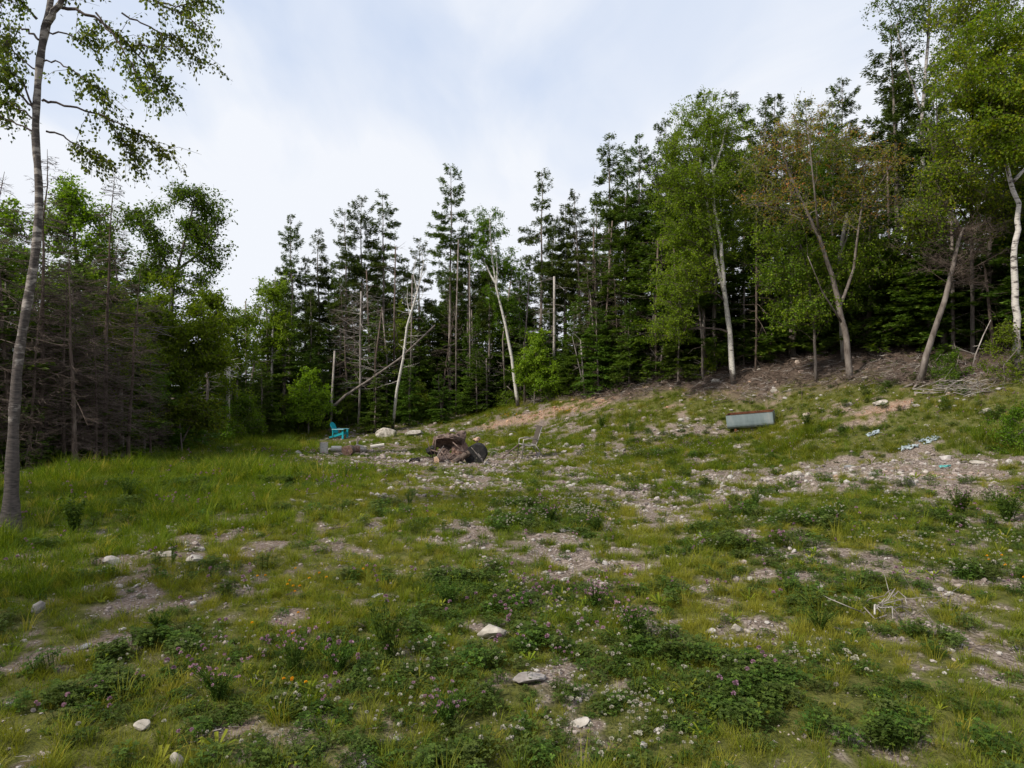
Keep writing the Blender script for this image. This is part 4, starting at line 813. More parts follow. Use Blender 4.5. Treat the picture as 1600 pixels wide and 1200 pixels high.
tree_px('birch_tree', 'pale yellow green birch in the dip of the skyline', 37,
    [([(425,650,0),(425,560,0),(428,480,0),(430,432,0)], .09, .02)],
    [(425,455,26,28,0,60),(412,500,26,30,0,60),(438,520,24,40,0,60),(400,540,24,30,0,50)], 510, leaf='birchleaf', wood='birchgrey', lw=.085, per=50)
tree_px('leafy_tree', 'low grey green leafy tree below the left skyline tree', 33,
    [([(372,660,0),(370,580,0),(368,500,0)], .08, .02)], [(350,500,34,26,0,60),(385,510,30,30,0,60),(365,550,44,30,0,80),(340,580,40,30,-.4,60)], 511, leaf='mapleleaf', wood='bark', lw=.085, per=44)
tree_px('leafy_tree', 'young bright leafed tree just left of the turquoise chair', 36,
    [([(482,672,0),(482,640,0),(484,600,0)], .05, .02)], [(480,610,30,22,0,60),(462,640,26,20,-.3,50),(500,640,26,24,0,50),(482,585,16,10,0,16)], 512, leaf='birchleaf', wood='bark', lw=.085, per=54, clr=.28)
tree_px('leafy_tree', 'young leafy tree with pale layered leaves by the dead thicket', 22,
    [([(285,695,0),(282,670,0),(276,640,0)], .035, .015), ([(285,690,0),(300,660,0),(320,640,0)], .03, .012)], [(262,640,30,12,0,50),(300,632,34,12,0,60),(330,655,26,16,0,40),(285,655,36,12,.2,40)], 513, leaf='mapleleaf', wood='bark', lw=.07, per=44, clr=.24)
tree_px('leafy_tree', 'light green leafy sapling right of the leaning birch foot', 37,
    [([(835,618,0),(836,580,0),(838,540,0)], .05, .02)], [(835,560,26,26,0,60),(855,590,24,24,-.3,60),(818,585,20,24,0,40),(840,530,20,20,.3,30)], 514, leaf='birchleaf', wood='bark', lw=.085, per=50, clr=.28)

# leaning grey spruce above the bank
def leaning():
    d = 21.2; f = P3(1438, 584, d); f[2] = hz1(f[0], f[1]); o = thing('spruce_tree', 'leaning grey trunk with wispy dead crown above the bank', 'tree', f)
    r = np.random.default_rng(77); t = MB(); p = np.array([P3(a, b, d) - f for a, b in ((1438,590),(1447,556),(1462,510),(1476,470),(1488,420),(1498,375),(1506,356))]); p[0, 2] -= .1
    t.tube(p, [.13, .092, .082, .075, .068, .05, .03], 9, wob=.07)
    for a in range(5):
        th = a * 1.26; t.tube([(0, 0, .12), (math.cos(th) * .22, math.sin(th) * .22, .02), (math.cos(th) * .55, math.sin(th) * .55, -.12)], [.07, .05, .02], 5)
    t.build('trunk', M['bark'], o, True)
    b = MB()
    for k in range(60):
        i = r.uniform(3.4, 6); a = np.array([np.interp(i, range(7), p[:, c]) for c in range(3)]); th = r.uniform(0, 6.28); L_ = r.uniform(.5, 1.9) * (.5 + i / 7)
        D = np.array([math.cos(th), math.sin(th) * .6, r.uniform(-.1, .9)]); q = [a, a + D * L_ * .4 + r.normal(0, .05, 3), a + D * L_ * .75 + r.normal(0, .08, 3), a + D * L_ + r.normal(0, .12, 3)]; b.tube(q, [.010, .007, .005, .002], 4)
        q = np.array(q); n = 26; w = r.uniform(.2, 1, n); A = np.stack([np.interp(w * 3, range(4), q[:, c]) for c in range(3)], 1); E = A + unit(r.normal(0, 1, (n, 3)) + D) * r.uniform(.1, .4, (n, 1)); b.prisms(A, E, .004, .002)
        E2 = (A + E) / 2; b.prisms(E2, E2 + unit(r.normal(0, 1, (n, 3))) * .16, .003, .0015)
    b.build('dead_branches', M['deadwood'], o)
leaning()
# snags and dead birches
def snag(name, label, pts, d, r0, r1, mat, stubs=10, seed=1, forks=(), bl=.5):
    f = P3(pts[0][0], pts[0][1], d); f[2] = hz1(f[0], f[1]); o = thing(name, label, 'dead tree' if name != 'fallen_trunk' else 'trunk', f); r = np.random.default_rng(seed)
    p = np.array([P3(a, b, d + (c[0] if c else 0)) - f for a, b, *c in pts]); p[0, 2] = min(p[0, 2], -.1) if name != 'fallen_trunk' else p[0, 2]
    t = MB(); w = np.linspace(0, 1, len(p)); t.tube(p, r0 + (r1 - r0) * w, 8, wob=.12); t.build('trunk', mat, o, True); b = MB()
    for fp, ra in forks:
        q = [P3(a, c, d) - f for a, c in fp]; b.tube(q, np.linspace(ra, ra * .3, len(q)), 6)
    for k in range(stubs):
        i = r.uniform(.25, 1) * (len(p) - 1); a = np.array([np.interp(i, range(len(p)), p[:, c]) for c in range(3)]); D = unit(np.array([r.normal(), r.normal(), r.normal(.05, .3)])); L_ = bl * r.uniform(.3, 1.4)
        m = a + D * L_ * .5; b.prisms([a, m, m], [m, m + (D + r.normal(0, .3, 3)) * L_ * .5, m + (D + r.normal(0, .6, 3)) * L_ * .35], [.012, .009, .006], [.009, .003, .002])
    if stubs or forks: b.build('branches', mat, o)['kind'] = 'stuff'
    return o
snag('dead_birch', 'white dead birch with bare forked branches', [(613,655),(620,610),(630,560),(636,510),(648,470),(652,455)], 37.5, .085, .045, M['birchfar'], 24, 601,
     [([(648,470),(656,440),(662,410),(658,395)], .045), ([(640,492),(636,470),(637,450)], .03), ([(652,455),(646,430),(650,400)], .035), ([(655,440),(664,425),(668,408)], .02), ([(648,478),(660,462),(664,440)], .02)], .9)
snag('dead_birch', 'pale skinned dead trunk with many bare side twigs', [(560,650),(563,590),(563,520),(564,455)], 38.5, .075, .035, M['greywood'], 120, 602, bl=1.5)
snag('dead_tree', 'short broken white stub trunk on the left of the corner', [(355,640),(357,590),(357,562)], 31, .10, .08, M['birchfar'], 26, 603, bl=.6)
snag('dead_tree', 'broken pale trunk standing behind the young bright tree', [(443,640),(444,580),(444,537)], 38, .13, .10, M['greywood'], 10, 604)
snag('dead_tree', 'thin pale stump pole right of the young bright tree', [(516,648),(520,600),(523,548)], 37.5, .07, .05, M['greywood'], 4, 605)
snag('dead_tree', 'broken topped pale trunk above the layered firs in the middle', [(864,620),(866,540),(866,490),(866,432)], 38, .08, .06, M['greywood'], 40, 606, bl=.9)
snag('dead_tree', 'weathered broken fork of a dead maple high over the bank', [(1318,545),(1312,460),(1312,400),(1318,365),(1324,333)], 25.7, .085, .065, M['greywood'], 16, 607, [([(1313,395),(1322,375),(1328,352)], .05)])
snag('dead_tree', 'pair of slim bare saplings on the bank foot', [(914,612),(910,570),(907,530)], 34.5, .06, .03, M['greywood'], 16, 608, [([(911,600),(902,560),(894,525)], .04)])
snag('dead_tree', 'slim grey trunk with dark foot left of the white birch', [(1102,574),(1100,530),(1099,480)], 30, .09, .07, M['sprucebark'], 8, 609)
snag('sapling', 'thin bent pale stem beside the heap of bleached sticks', [(1517,586),(1524,555),(1536,525),(1548,500)], 21.3, .025, .012, M['greywood'], 5, 610)
snag('fallen_trunk', 'long grey fallen trunk leaning up into the trees', [(505,650),(540,618),(580,592),(625,560),(680,508)], 38, .085, .04, M['bark'], 26, 611, bl=.8)
r_ = np.random.default_rng(5)
TR = [(385,470,36),(395,560,36.5),(420,470,37.5),(585,480,40),(640,430,41),(820,440,39.5),(760,560,40),(930,400,37),(958,470,36),(985,440,35),(988,500,33.5),(1022,430,33),(1033,540,31.5),(1163,450,29.5),(1200,520,28.5),(1395,250,26.5),(1380,500,26),(1490,300,23.5),(215,480,20),(290,560,25),(320,560,28),(95,520,16.8),(190,560,18.2),(1350,480,26.5),(1545,420,22)]
for k in range(16):
    px = r_.uniform(390, 1180); TR.append((px, r_.uniform(400, 520) - (px - 400) * .1, float(np.interp(px, EDGE_A, EDGE_D)) + r_.uniform(-.2, 1.8)))
for px, ty, d in TR:
    x = (px - 800) / F * d; snag('bare_trunk', 'straight bare grey trunk just inside the wood, its crown hidden in leaves', [(px, 640), (px + r_.normal(0, 3), (640 + ty) / 2), (px + r_.normal(0, 5), ty)], d, r_.uniform(.05, .09), .035, M['sprucebark' if int(px) % 3 else 'deadwood'], 40, int(px), bl=.9)['group'] = 'bare trunks just inside the wood'
# wispy understory along the wood edge
def under():
    for i in range(95):
        px = rng.uniform(-80, 1700); d = np.interp(px, EDGE_A, EDGE_D) - rng.uniform(-1.5, .6); x = (px - 800) / F * d; u = rng.random()
        if 880 < px and u < .45: u = .99
        if px < 260 and u < .8 or blocked(px, d): continue
        k = int(rng.integers(0, 3))
        if u < .8: plant('shrub', BUSH[k], 'leafy shrub at the foot of the wood ' + REG[int(np.searchsorted(REGX, px))].replace('behind', 'in front of').replace('round', 'below'), 'shrub', x, d, rng.uniform(0, 6.28), rng.uniform(.6, 1.25), 'low shrubs along the wood edge')
        elif u < .97 or px < 880: plant('fir_sapling', SAP[k % 2], 'small fir sapling at the foot of the wood ' + REG[int(np.searchsorted(REGX, px))].replace('behind', 'in front of').replace('round', 'below'), 'sapling', x, d, rng.uniform(0, 6.28), rng.uniform(.6, 1.3), 'fir saplings along the wood edge')
under()
# the wood goes on round the left and behind the camera
for i in range(8):
    x, y = -13.4 - rng.uniform(0, 3.5), -9 + i * 2.3 + rng.normal(0, .4); k = int(rng.integers(0, 6))
    plant('spruce_tree', OLD[k], 'spruce of the wood outside the picture beside the clearing', 'tree', x, y, rng.uniform(0, 6.28), rng.uniform(.8, 1), 'spruces beside the clearing outside the picture')
for i in range(12):
    a = R(rng.uniform(-150, -52)); d = rng.uniform(20, 27); x, y = d * math.sin(a), d * math.cos(a); k = int(rng.integers(0, 6))
    plant('spruce_tree', OLD[k], 'spruce of the wood outside the picture beside the clearing', 'tree', x, y, rng.uniform(0, 6.28), rng.uniform(.8, 1), 'spruces beside the clearing outside the picture')

# ---------------------------------------------------------------- near birch on the left
def near_birch():
    d = 8.9; f = P3(14, 826, d); f[2] = hz1(f[0], f[1]); o = thing('birch_tree', 'near speckled birch with drooping leafy twigs at the left edge', 'tree', f); r = np.random.default_rng(9)
    pts = [(15,826),(18,770),(20,690),(24,620),(28,560),(40,490),(54,410),(60,350),(62,290),(55,225),(56,180),(59,130),(64,80),(72,40),(80,0),(88,-80),(90,-160)]
    p = np.array([P3(a, b, d) - f for a, b in pts]); p[0, 2] = -.15
    rad = np.array([.20, .118, .092, .082, .078, .074, .071, .067, .063, .060, .058, .058, .062, .066, .045, .04, .03])
    t = np.linspace(0, 16, 65); q = np.stack([np.interp(t, range(17), p[:, c]) for c in range(3)], 1); rr = .74 * np.interp(t, range(17), rad) * (1 + .06 * np.sin(t * 5) + r.normal(0, .03, 65))
    k = np.ones(5) / 5
    for c in range(3): q[2:-2, c] = np.convolve(q[:, c], k, 'valid')
    mb = MB(); mb.tube(q, rr, 16, wob=.05); mb.build('trunk', M['birchnear'], o, True)
    specs = [([(70,45),(90,10),(112,-30),(130,-80)], .055), ([(66,158),(80,158),(120,170),(155,178),(180,200),(205,235),(215,265)], .018), ([(72,205),(95,210),(120,227),(150,240),(165,255)], .014), ([(155,178),(190,195),(225,215),(255,240)], .012),
        ([(90,10),(140,20),(180,50),(198,70),(240,72),(290,75)], .022), ([(198,70),(220,90),(240,115),(262,135)], .012), ([(112,-30),(180,-20),(240,0),(300,30),(320,55)], .02), ([(150,20),(180,60),(205,100),(220,130),(235,140)], .014),
        ([(75,50),(110,55),(130,58),(150,40)], .012), ([(68,95),(90,95),(115,110),(150,135),(165,160)], .012), ([(55,175),(35,150),(10,125),(-20,120)], .018), ([(60,62),(45,50),(30,45),(10,70),(-10,90)], .015), ([(52,168),(30,120),(5,110)], .014), ([(50,205),(20,190),(-20,170)], .014),
        ([(58,30),(40,10),(20,-20)], .018), ([(50,185),(25,165),(0,155)], .012), ([(80,-10),(50,-30),(10,-20),(-20,10)], .02), ([(190,20),(230,40),(270,60),(315,95)], .012), ([(240,0),(270,10),(300,5),(320,-10)], .012), ([(130,-60),(200,-60),(270,-40)], .02), ([(60,110),(30,90),(5,60)], .012)]
    for i, (pp, r0) in enumerate(specs):
        dd = r.uniform(-.5, .5); P = np.array([P3(a, b, d + dd * j / len(pp)) - f for j, (a, b) in enumerate(pp)]); mb = MB()
        t = np.linspace(0, len(P) - 1, len(P) * 3); Q = np.stack([np.interp(t, range(len(P)), P[:, c]) for c in range(3)], 1); Q[1:] += r.normal(0, .012, (len(Q) - 1, 3)); mb.tube(Q, np.linspace(r0, .004, len(Q)), 6)
        nt = int(9 + 4 * len(P)); w = r.uniform(.3, 1.0, nt) ** .8; A = np.stack([np.interp(w * (len(Q) - 1), range(len(Q)), Q[:, c]) for c in range(3)], 1)
        fw = unit(Q[-1] - Q[0]); D = unit(fw * .7 + r.normal(0, .55, (nt, 3)) + [0, 0, -.25]); L_ = r.uniform(.15, .5, nt)
        m = A + D * L_[:, None] * .5; E = m + unit(D + [0, 0, -.55]) * L_[:, None] * .6; mb.prisms(A, m, .004, .0028); mb.prisms(m, E, .0028, .0014)
        br = mb.build('branch', M['twig'] if i else M['birchnear'], o)
        lf = MB(); per = 17; j = np.repeat(np.arange(nt), per); u = r.random(len(j)); B_ = np.where((u < .5)[:, None], A[j] + (m[j] - A[j]) * (u * 2)[:, None], m[j] + (E[j] - m[j]) * (u * 2 - 1)[:, None]) + r.normal(0, .03, (len(j), 3))
        sz = r.uniform(.026, .05, len(j)); lf.leaves(B_, unit(r.normal(0, .55, (len(j), 3)) + [0, 0, -.8]), unit(r.normal(0, 1, (len(j), 3))), sz * 1.2, sz * .9, r.random(len(j)), .15); lf.build('foliage', M['nearleaf'], br)
M['nearleaf'] = leafmat('nearleaf', (.05, .08, .014), (.10, .14, .022), (.18, .21, .03), trans=.45)
near_birch()

# ---------------------------------------------------------------- rocks
def rock(px, py, wpx, label, mat='stonewhite', seed=1, flat=.5, group=None, name='rock', depth=.8, sink=None):
    x, y = at(px, py); sink = (.16 if py > 850 else .33) if sink is None else sink
    if label.startswith(('large pale boulder', 'low flat pale')): y = 34.5; x = (px - 800) / F * y
    w = wpx / F * y / 2; r = np.random.default_rng(seed); v, fc = ico(3)
    v = v.copy()
    for k in range(15):                                   # cut flat faces
        n = unit(r.normal(0, 1, 3)); t = r.uniform(.55, .85); dd = v @ n; v = v - np.outer(np.maximum(dd - t, 0), n)
    v *= 1 + .16 * (fbm(v[:, 0] * 2.2 + seed, v[:, 1] * 2.2 + v[:, 2] * 1.7, seed, 3) - .5)[:, None]
    v = v / np.abs(v[:, 0]).max() * np.array([w, w * depth, w * flat]); mb = MB(); mb.add(v, None, fc)
    o = mb.build(name, M[mat]); o.location = (x, y, hz1(x, y) + w * flat * (1 - 2 * sink)); o.rotation_euler = (r.normal(0, .12), r.normal(0, .12), r.uniform(-.6, .6)); return tag(o, label, 'rock', group)
ROCKS = [(768,1000,50,'pale humped rock set in grass in the middle foreground','stonewhite',.5),(828,1072,60,'flat blue grey slab nearly level with the foreground clover','stonem',.26),
 (905,1134,34,'whitish chip of rock low in the bottom middle clover','stonewhite',.25),(222,1140,26,'pale rounded rock in the dark lower left grass','stonewhite',.5),(276,1190,24,'upright pale stone at the bottom edge on the left','stonewhite',1.3),
 (172,878,30,'light grey rock at the start of the bare litter patch','stonem',.45),(304,880,30,'grey white stone in the bare litter patch','stonewhite',.45),(262,866,22,'long whitish stone lying just left of the grey one','stonewhite',.3),
 (60,958,18,'small pale stone half hidden at the left grass edge','stonem',.8),(4,832,26,'whitish stone at the foot of the near birch','stonewhite',.6),(130,1012,22,'small bluish stone on the dark lower left soil','stonedark',.4),
 (605,664,38,'large pale boulder half buried behind the cut logs','stonewhite',.55),(648,671,30,'low flat pale boulder right of the large one','stonewhite',.4),(1245,753,17,'round pale stone at the left tip of the gravel pad','stonewhite',.7),
 (1527,730,26,'flat white stone on the far rim of the gravel pad','stonewhite',.35),(1478,724,22,'grey stone on the far rim of the gravel pad','stonem',.45),(1577,735,13,'small orange tan stone at the right end of the gravel pad','stonem',.9),
 (1418,775,24,'grey lump behind the pink clover at the near rim of the pad','stonem',.8),(1130,762,11,'single white pebble left of the gravel pad','stonewhite',.6),(1330,728,30,'dark flat slab at the top left of the gravel pad','stonedark',.25),
 (563,790,12,'small white stone in the middle of the left gravel','stonewhite',.6),(588,832,12,'small chalky stone in the grass left of centre','stonewhite',.6),(1063,593,14,'round white stone high on the bank left of the birch','stonewhite',.8),
 (1118,600,14,'white stone on the bank below the birch','stonewhite',.7),(1350,592,14,'white stone on the bank below the maple','stonewhite',.7),(1210,612,13,'white stone on the grassy bank above the tank','stonewhite',.6),
 (1375,632,22,'pale flat stone on the red soil patch','stonewhite',.4),(1540,644,18,'white stone low on the right end of the bank','stonewhite',.6),(1328,634,10,'tan pebble on the left of the red soil patch','stonem',.7),
 (1110,990,18,'pinkish stone in the bare strip right of centre','stonem',.7),(1150,985,20,'larger pale stone in the bare strip right of centre','stonewhite',.7),(825,795,10,'pale stone in the middle gravel','stonem',.6),
 (1180,728,10,'grey pebble in the mottled ground below the tank','stonem',.7),(590,942,20,'dark slate chip beside the tall weed clump','stonedark',.3),(560,1003,22,'dark grey flat stone left of the tall weed clump','stonedark',.3),(1540,842,18,'pale stone among clover at the right edge','stonewhite',.4)]
for i, (px, py, w, lb_, mt, fl) in enumerate(ROCKS): rock(px, py, w, lb_, mt, 700 + i, fl)
def slopestones():
    r = np.random.default_rng(3); n = 0
    areas = [(690,1010,600,672,70),(1010,1240,575,650,60),(1250,1560,575,670,60),(1000,1130,655,690,30),(150,400,820,900,30),(850,1000,790,960,24)]
    meshes = []
    for s in range(5):
        q = np.random.default_rng(60 + s); v, fc = ico(2)
        for k in range(7): nn = unit(q.normal(0, 1, 3)); v = v - np.outer(np.maximum(v @ nn - q.uniform(.55, .85), 0), nn)
        mb = MB(); mb.add(v * np.array([1, .8, .55]), None, fc); meshes.append(mb.mesh('stone', M['stonewhite' if s % 2 else 'stonem']))
    for x0, x1, y0, y1, k in areas:
        for i in range(k):
            px, py = r.uniform(x0, x1), r.uniform(y0, y1)
            if x0 == 690 and py < 672 - (px - 690) * .2 - 12: continue
            x, y = at(px, py)
            if y > 60: continue
            s = r.choice([.035, .05, .07, .1], p=[.4, .3, .2, .1]) * (1 if y > 18 else .6); o = bpy.data.objects.new('stone', meshes[r.integers(0, 5)]); col.objects.link(o)
            o.location = (x, y, hz1(x, y) + s * .2); o.scale = (s, s, s); o.rotation_euler = (r.normal(0, .3), r.normal(0, .3), r.uniform(0, 6)); tag(o, 'small pale stone scattered loose on the bank or bare ground', 'stone', 'small pale stones on bank and bare ground')
slopestones()

# ---------------------------------------------------------------- weeds and small plants in the clearing
def weed(px, py, hpx, label, seed, kind='dark', spread=.5, n=26, name='weed_plant', flowers=None):
    x, y = at(px, py); h = hpx / F * y; r = np.random.default_rng(seed); o = thing(name, label, 'plant', (x, y, hz1(x, y))); st = MB(); lf = MB(); hd = MB(); lf_ = r.uniform(.06, .13); n = int(n * r.uniform(.8, 1.5))
    for k in range(n):
        a = r.uniform(0, 6.28); b = np.array([math.cos(a), math.sin(a), 0]) * h * .12 * r.random(); L_ = h * r.uniform(.55, 1.05); out = np.array([math.cos(a), math.sin(a), 0]) * spread * L_ * r.uniform(.1, .8)
        q = np.array([b, b + out * .3 + [0, 0, L_ * .5], b + out + [0, 0, L_]]); st.tube(q, [.003, .0025, .0012], 3, cap=False)
        m = int(16); w = r.uniform(.2, 1, m); A = np.stack([np.interp(w * 2, range(3), q[:, c]) for c in range(3)], 1)
        lf.leaves(A, unit(r.normal(0, 1, (m, 3)) + [0, 0, .3]), unit(r.normal(0, .5, (m, 3)) + [0, 0, 1]), h * lf_ * r.uniform(.5, 1.3, m), h * lf_ * .38 * r.uniform(.6, 1.3, m), r.random(m), .15)
        if flowers and k % 2 == 0: head(hd, q[2], .012, seed + k, 16, 0)
    st.build('stems', M['clover'], o); lf.build('foliage', M['clover' if kind == 'dark' else 'grass'], o)
    if flowers: hd.build('blossoms', M[flowers], o)
WEEDS = [(607,1030,95,'tall dark leafy weed clump standing alone left of centre',.45,40,None),(985,680,38,'dark bushy weed in front of the red bank',.6,26,None),(940,672,24,'dark weed tuft left of the bushy weed',.6,20,None),
 (270,890,42,'single upright stalk of leafy weed on the left litter patch',.15,8,None),(115,830,60,'dark leafy weed on the tall grass left of the litter patch',.5,26,None),(460,1050,70,'dark mound of clover like weed in the lower left',1.0,60,'petalp'),
 (340,1090,60,'dark leafy mound nearest the lower left corner',1.1,60,'petalp'),(530,1050,50,'dark weed mound joined to the tall weed clump',1.0,40,None),(700,1130,60,'leafy clover mound in the bottom middle',1.2,50,'petalp'),
 (990,1010,60,'clover clump with bright purple heads right of the humped rock',.8,40,'petalp'),(1280,990,40,'dead looking bushy weed right of centre',1.0,36,None),(1500,806,40,'tall clover with pink heads right of the gravel pad',.9,50,'petalp'),
 (1575,815,55,'tall clover with pink heads at the right edge',.9,50,'petalp'),(860,820,38,'purple flowered weed bank in the middle',1.0,50,'petalp'),(930,830,30,'lower flowered weed right of the purple bank',1.0,40,'petalp'),
 (1260,668,26,'leafy weed at the right end of the tank',.7,26,None),(1300,822,30,'dark clover clump below the gravel pad',1.1,50,'petalw'),(1180,790,30,'dark clover clump left of the gravel pad',1.1,40,None),(540,752,24,'purple flowered weed patch below the cut logs',1.0,30,'petalp'),
 (930,950,44,'dark clover clump right above the clover with purple heads',1.0,40,'petalp'),(700,950,40,'dark low clover mound above the humped rock',1.1,40,None),(250,990,40,'dark weed mound above the lower left clover',1.0,40,None),
 (1215,775,16,'small flowered weed at the left tip of the pad',.9,20,'petalp'),(200,780,40,'dark weed rising from the tall grass on the left',.8,30,None),(640,790,22,'green weed in the left gravel',.8,20,None)]
for i, (px, py, h, lb_, sp, n, fl) in enumerate(WEEDS): weed(px, py, h, lb_, 800 + i, 'dark', sp, n, flowers=fl)
for px, py, s, lb_ in ((1590,705,.55,'leafy green shrub at the right edge beside the pad'),(1570,600,.7,'leafy shrub at the foot of the edge birch'),(1490,600,.5,'small leafy shrub left of the stick heap'),(1466,590,.4,'small dark leafy shrub at the foot of the leaning trunk'),(650,650,.6,'bright leafy shrub behind the low flat boulder')):
    x, y = at(px, py); plant('shrub', BUSH[1 if s < .6 else 0], lb_, 'shrub', x, y, s * 9, s)
def yellow():
    pts = [];
    for cx, cy_, sx, sy, n in ((460,930,40,10,12),(480,1000,60,10,3),(800,655,12,2,18),(1555,900,40,20,5),(465,1090,30,8,4),(880,650,12,2,25)):
        for i in range(n): pts.append(at(cx + rng.normal(0, sx), cy_ + rng.normal(0, sy)))
    p = np.array(pts); n = len(p); d = p[:, 1]
    scatter('hawkweed', 'small orange yellow flowers on thin stems', np.stack([p[:, 0], p[:, 1], hh(p[:, 0], p[:, 1])], 1), [flower_template(95 + i, .16, .014, M['petaly'], 2, 1) for i in range(2)], np.zeros((n, 3)), .7 + d / 45, rng.integers(0, 2, n))
yellow()

# ---------------------------------------------------------------- man-made things
M['teal'] = noisemat('teal', [(.0, .24, .30), (.02, .36, .44)], 14, 8, .6, .1)
M['tealpale'] = noisemat('tealpale', [(.22, .50, .58), (.38, .62, .68)], 3, 3, .45, .05)
def adirondack():
    x, y = at(531, 686); o = thing('adirondack_chair', 'turquoise slatted garden chair facing right at the foot of the wood', 'chair', (x, y, hz1(x, y) + .02), R(78)); m = M['teal']
    # chair faces -Y locally; sides at +-X
    def b(nm, c, s, rot=(0, 0, 0), mat=m): k = MB(); k.box(c, s, rot); return k.build(nm, mat, o)
    for i in range(6):
        h = [.62, .70, .74, .74, .70, .62][i]; a = R(-24); cx = (i - 2.5) * .1; b('back_slat', (cx, .23 + math.sin(R(24)) * h / 2, .33 + math.cos(R(24)) * h / 2), (.09, .02, h), (a, 0, 0))
    b('back_rail', (0, .33, .50), (.58, .03, .07), (R(-24), 0, 0)); b('back_rail', (0, .45, .78), (.58, .03, .07), (R(-24), 0, 0))
    for i in range(5): b('seat_slat', (0, -.28 + i * .115, .385 - i * .03), (.58, .10, .022), (R(-14), 0, 0), m)
    for s in (-1, 1):
        b('armrest', (s * .34, -.05, .58), (.14, .74, .026), mat=M['tealpale']); b('leg', (s * .31, -.33, .28), (.035, .11, .57)); b('leg', (s * .28, .08, .20), (.035, .95, .10), (R(-17), 0, 0)); b('arm_post', (s * .31, .30, .36), (.035, .06, .42))
adirondack()
for _o in bpy.data.objects:
    if _o.name == 'adirondack_chair': _o.scale = (.86, .86, .82)
M['sling'] = noisemat('sling', [(.05, .04, .032), (.085, .07, .055)], 40, 2, .8, .1)
M['tubemetal'] = noisemat('tubemetal', [(.16, .15, .135), (.30, .28, .25)], 8, 3, .4, .05, metal=.4)
def patio():
    x, y = at(826, 714); o = thing('patio_chair', 'brown sling patio chair with bare metal arms facing left', 'chair', (x, y, hz1(x, y)), R(-76))
    # faces -Y; tubes
    for s in (-1, 1):
        t = MB(); t.tube([(s * .27, -.30, 0), (s * .27, -.27, .30), (s * .27, -.24, .60), (s * .27, .02, .64), (s * .27, .22, .60)], .017, 6); t.build('armrest', M['tubemetal'], o, True)
        t = MB(); t.tube([(s * .27, .42, 0), (s * .26, .28, .25), (s * .25, .16, .42)], .017, 6); t.build('leg', M['tubemetal'], o, True)
        t = MB(); t.tube([(s * .25, -.26, .43), (s * .25, .0, .40), (s * .25, .18, .42), (s * .24, .26, .62), (s * .235, .38, 1.0)], .017, 6); t.build('side_rail', M['tubemetal'], o, True)
    t = MB()
    P = [(-.26, .425), (-.05, .385), (.12, .395), (.185, .44)]
    for a, b_ in zip(P, P[1:]):
        t.add([(-.24, a[0], a[1]), (.24, a[0], a[1]), (.24, b_[0], b_[1]), (-.24, b_[0], b_[1]), (-.24, a[0], a[1] - .01), (.24, a[0], a[1] - .01), (.24, b_[0], b_[1] - .01), (-.24, b_[0], b_[1] - .01)], [(0, 1, 2, 3), (7, 6, 5, 4), (0, 4, 5, 1), (1, 5, 6, 2), (2, 6, 7, 3), (3, 7, 4, 0)])
    t.build('seat', M['tubemetal'], o)
    t = MB(); t.box((0, .285, .73), (.48, .045, .62), (R(-17.5), 0, 0)); t.build('backrest', M['sling'], o)
    t = MB(); t.tube([(-.24, .385, 1.01), (.24, .385, 1.01)], .014, 6); t.build('top_rail', M['tubemetal'], o)
    x2, y2 = at(797, 714); k = MB(); k.box((0, 0, 0), (.78, .13, .035)); w = k.build('plank', M['deadwood']); w.location = (x2 - .02, y2, hz1(x2, y2) + .22); w.rotation_euler = (0, R(-38), R(8)); tag(w, 'brown board propped slantwise against the patio chair seat', 'board')
    k = MB(); r = np.random.default_rng(4)
    th = np.linspace(0, 6.0, 14); k.tube(np.stack([.13 * np.cos(th), .02 * th, .13 * np.sin(th)], 1), .012, 5); w = k.build('hoop', M['tubemetal']); x2, y2 = at(772, 714); w.location = (x2, y2, hz1(x2, y2) + .1); tag(w, 'bent piece of pale wire between the charred round and the patio chair', 'wire')
patio()
